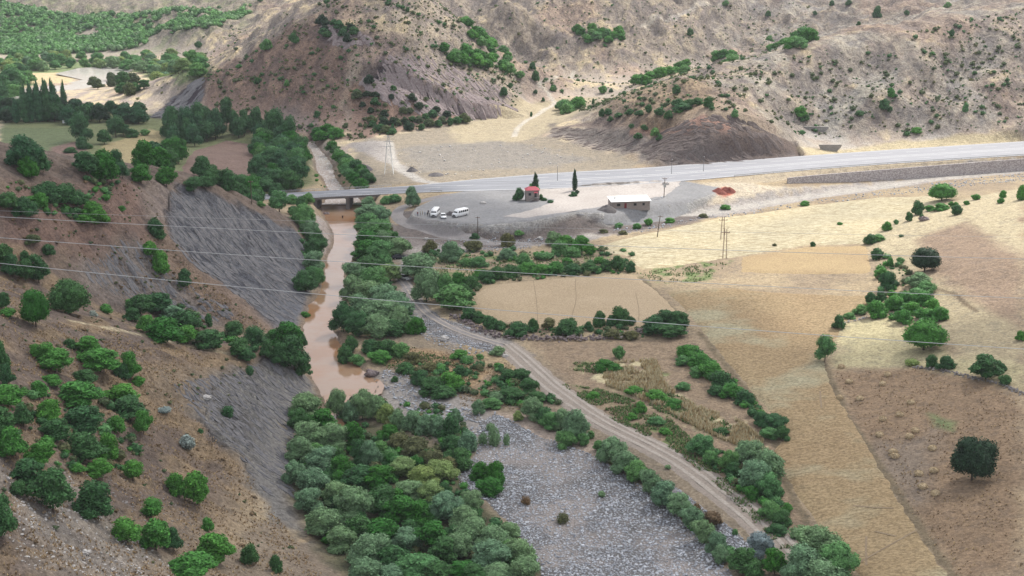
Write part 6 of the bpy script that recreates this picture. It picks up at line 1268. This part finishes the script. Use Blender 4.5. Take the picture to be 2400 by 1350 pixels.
tufts('green_weeds', [(TP("1310 900;1420 915;1540 955;1640 1040;1760 1160;1870 1290;1830 1290;1700 1160;1580 1060;1430 985;1350 930"), 5200), (TP("1500 905;1600 930;1720 1000;1690 1030;1590 985;1510 950"), 1500), (TP("1340 850;1450 850;1430 880;1340 870"), 500), (TP("1000 600;1400 600;1480 620;1300 640;1100 660;1020 650"), 2200), (TP("1490 640;1560 630;1720 612;1650 660;1540 665"), 500), (TP("870 800;960 810;1130 870;1060 930;980 900;880 850"), 1500), (TP("1190 870;1270 900;1260 950;1130 960"), 1200), (TP("690 930;760 930;780 1100;720 1200;690 1100"), 500)], 0, .15, .42, [M['grn'], M['grn2'], M['dry2'], M['grn']], 9, 1.2)

# ------------------------------------------------------------------ clouds (they shade the near valley) and the air
def cloud(name, polyg, alt, seed, amp):
    """thick lumpy cloud over the ground it shades"""
    k = alt/math.tan(SUN_EL); dx, dy = math.sin(SUN_AZ)*k, math.cos(SUN_AZ)*k; p = np.array([(a+dx, b+dy) for a, b in polyg]); n_ = 90
    x = np.linspace(p[:, 0].min()-30, p[:, 0].max()+30, n_); y = np.linspace(p[:, 1].min()-30, p[:, 1].max()+30, n_); X, Y = np.meshgrid(x, y); d = pip(p, X, Y)+24*fbm(X/60, Y/60, 4, seed)
    top = np.clip(-d, 0, 40)**.6*amp+3*fbm(X/30, Y/30, 3, seed); V = np.vstack([np.column_stack([X.ravel(), Y.ravel(), (alt+top).ravel()]), np.column_stack([X.ravel(), Y.ravel(), (alt-top*.3).ravel()])])
    i, j = np.meshgrid(np.arange(n_-1), np.arange(n_-1), indexing='ij'); a = (i*n_+j).ravel(); ins = ((d < 0)[i, j] & (d < 0)[i+1, j] & (d < 0)[i, j+1] & (d < 0)[i+1, j+1]).ravel(); a = a[ins]; m_ = n_*n_
    q_ = np.stack([a, a+1, a+n_+1, a+n_], -1); o = link(name, raw_mesh(name, V, np.vstack([q_, q_[:, ::-1]+m_]), M['cloud'], True)); return tag(o, kind='structure')
q = N('cloud'); tb = q.n('ShaderNodeBsdfTransparent'); tl = q.n('ShaderNodeBsdfTranslucent'); tl.inputs['Color'].default_value = (.9, .9, .92, 1); mx = q.n('ShaderNodeMixShader'); mx.inputs[0].default_value = .46
q.l(tb.outputs[0], mx.inputs[1]); q.l(tl.outputs[0], mx.inputs[2]); q.l(mx.outputs[0], q.out.inputs['Surface']); M['cloud'] = q.m
def wxy(s): return [p[:2] for p in TP(s)]
cloud('cloud', [(-330, 60), (210, 60), (200, 250)]+wxy("2400 700;2200 780;1900 800;1700 690;1480 640;1400 560;1380 530;1200 470;960 420;880 330;850 230;760 90;640 130;470 190;330 240;240 262;0 262")+[(-420, 640), (-380, 300)], 420, 5, 1.6)

# the air: a closed box of thin even haze round camera and ground
hz = MB().box(-1500, 1500, -60, 2750, -4, 330).build('haze', None) if False else None
hm = bpy.data.materials.new('haze'); hm.use_nodes = True; ht_ = hm.node_tree; ht_.nodes.clear(); pv = ht_.nodes.new('ShaderNodeVolumePrincipled'); om = ht_.nodes.new('ShaderNodeOutputMaterial')
pv.inputs['Color'].default_value = (.90, .93, 1.0, 1); pv.inputs['Density'].default_value = .00007; pv.inputs['Anisotropy'].default_value = .2; ht_.links.new(pv.outputs[0], om.inputs['Volume'])
zt = float(max(GROUND.max(), 95))+6; tag(MB().box(-1420, 1420, 60-80, 2640, float(GROUND.min())-1.0, zt).build('haze', hm), kind='stuff')
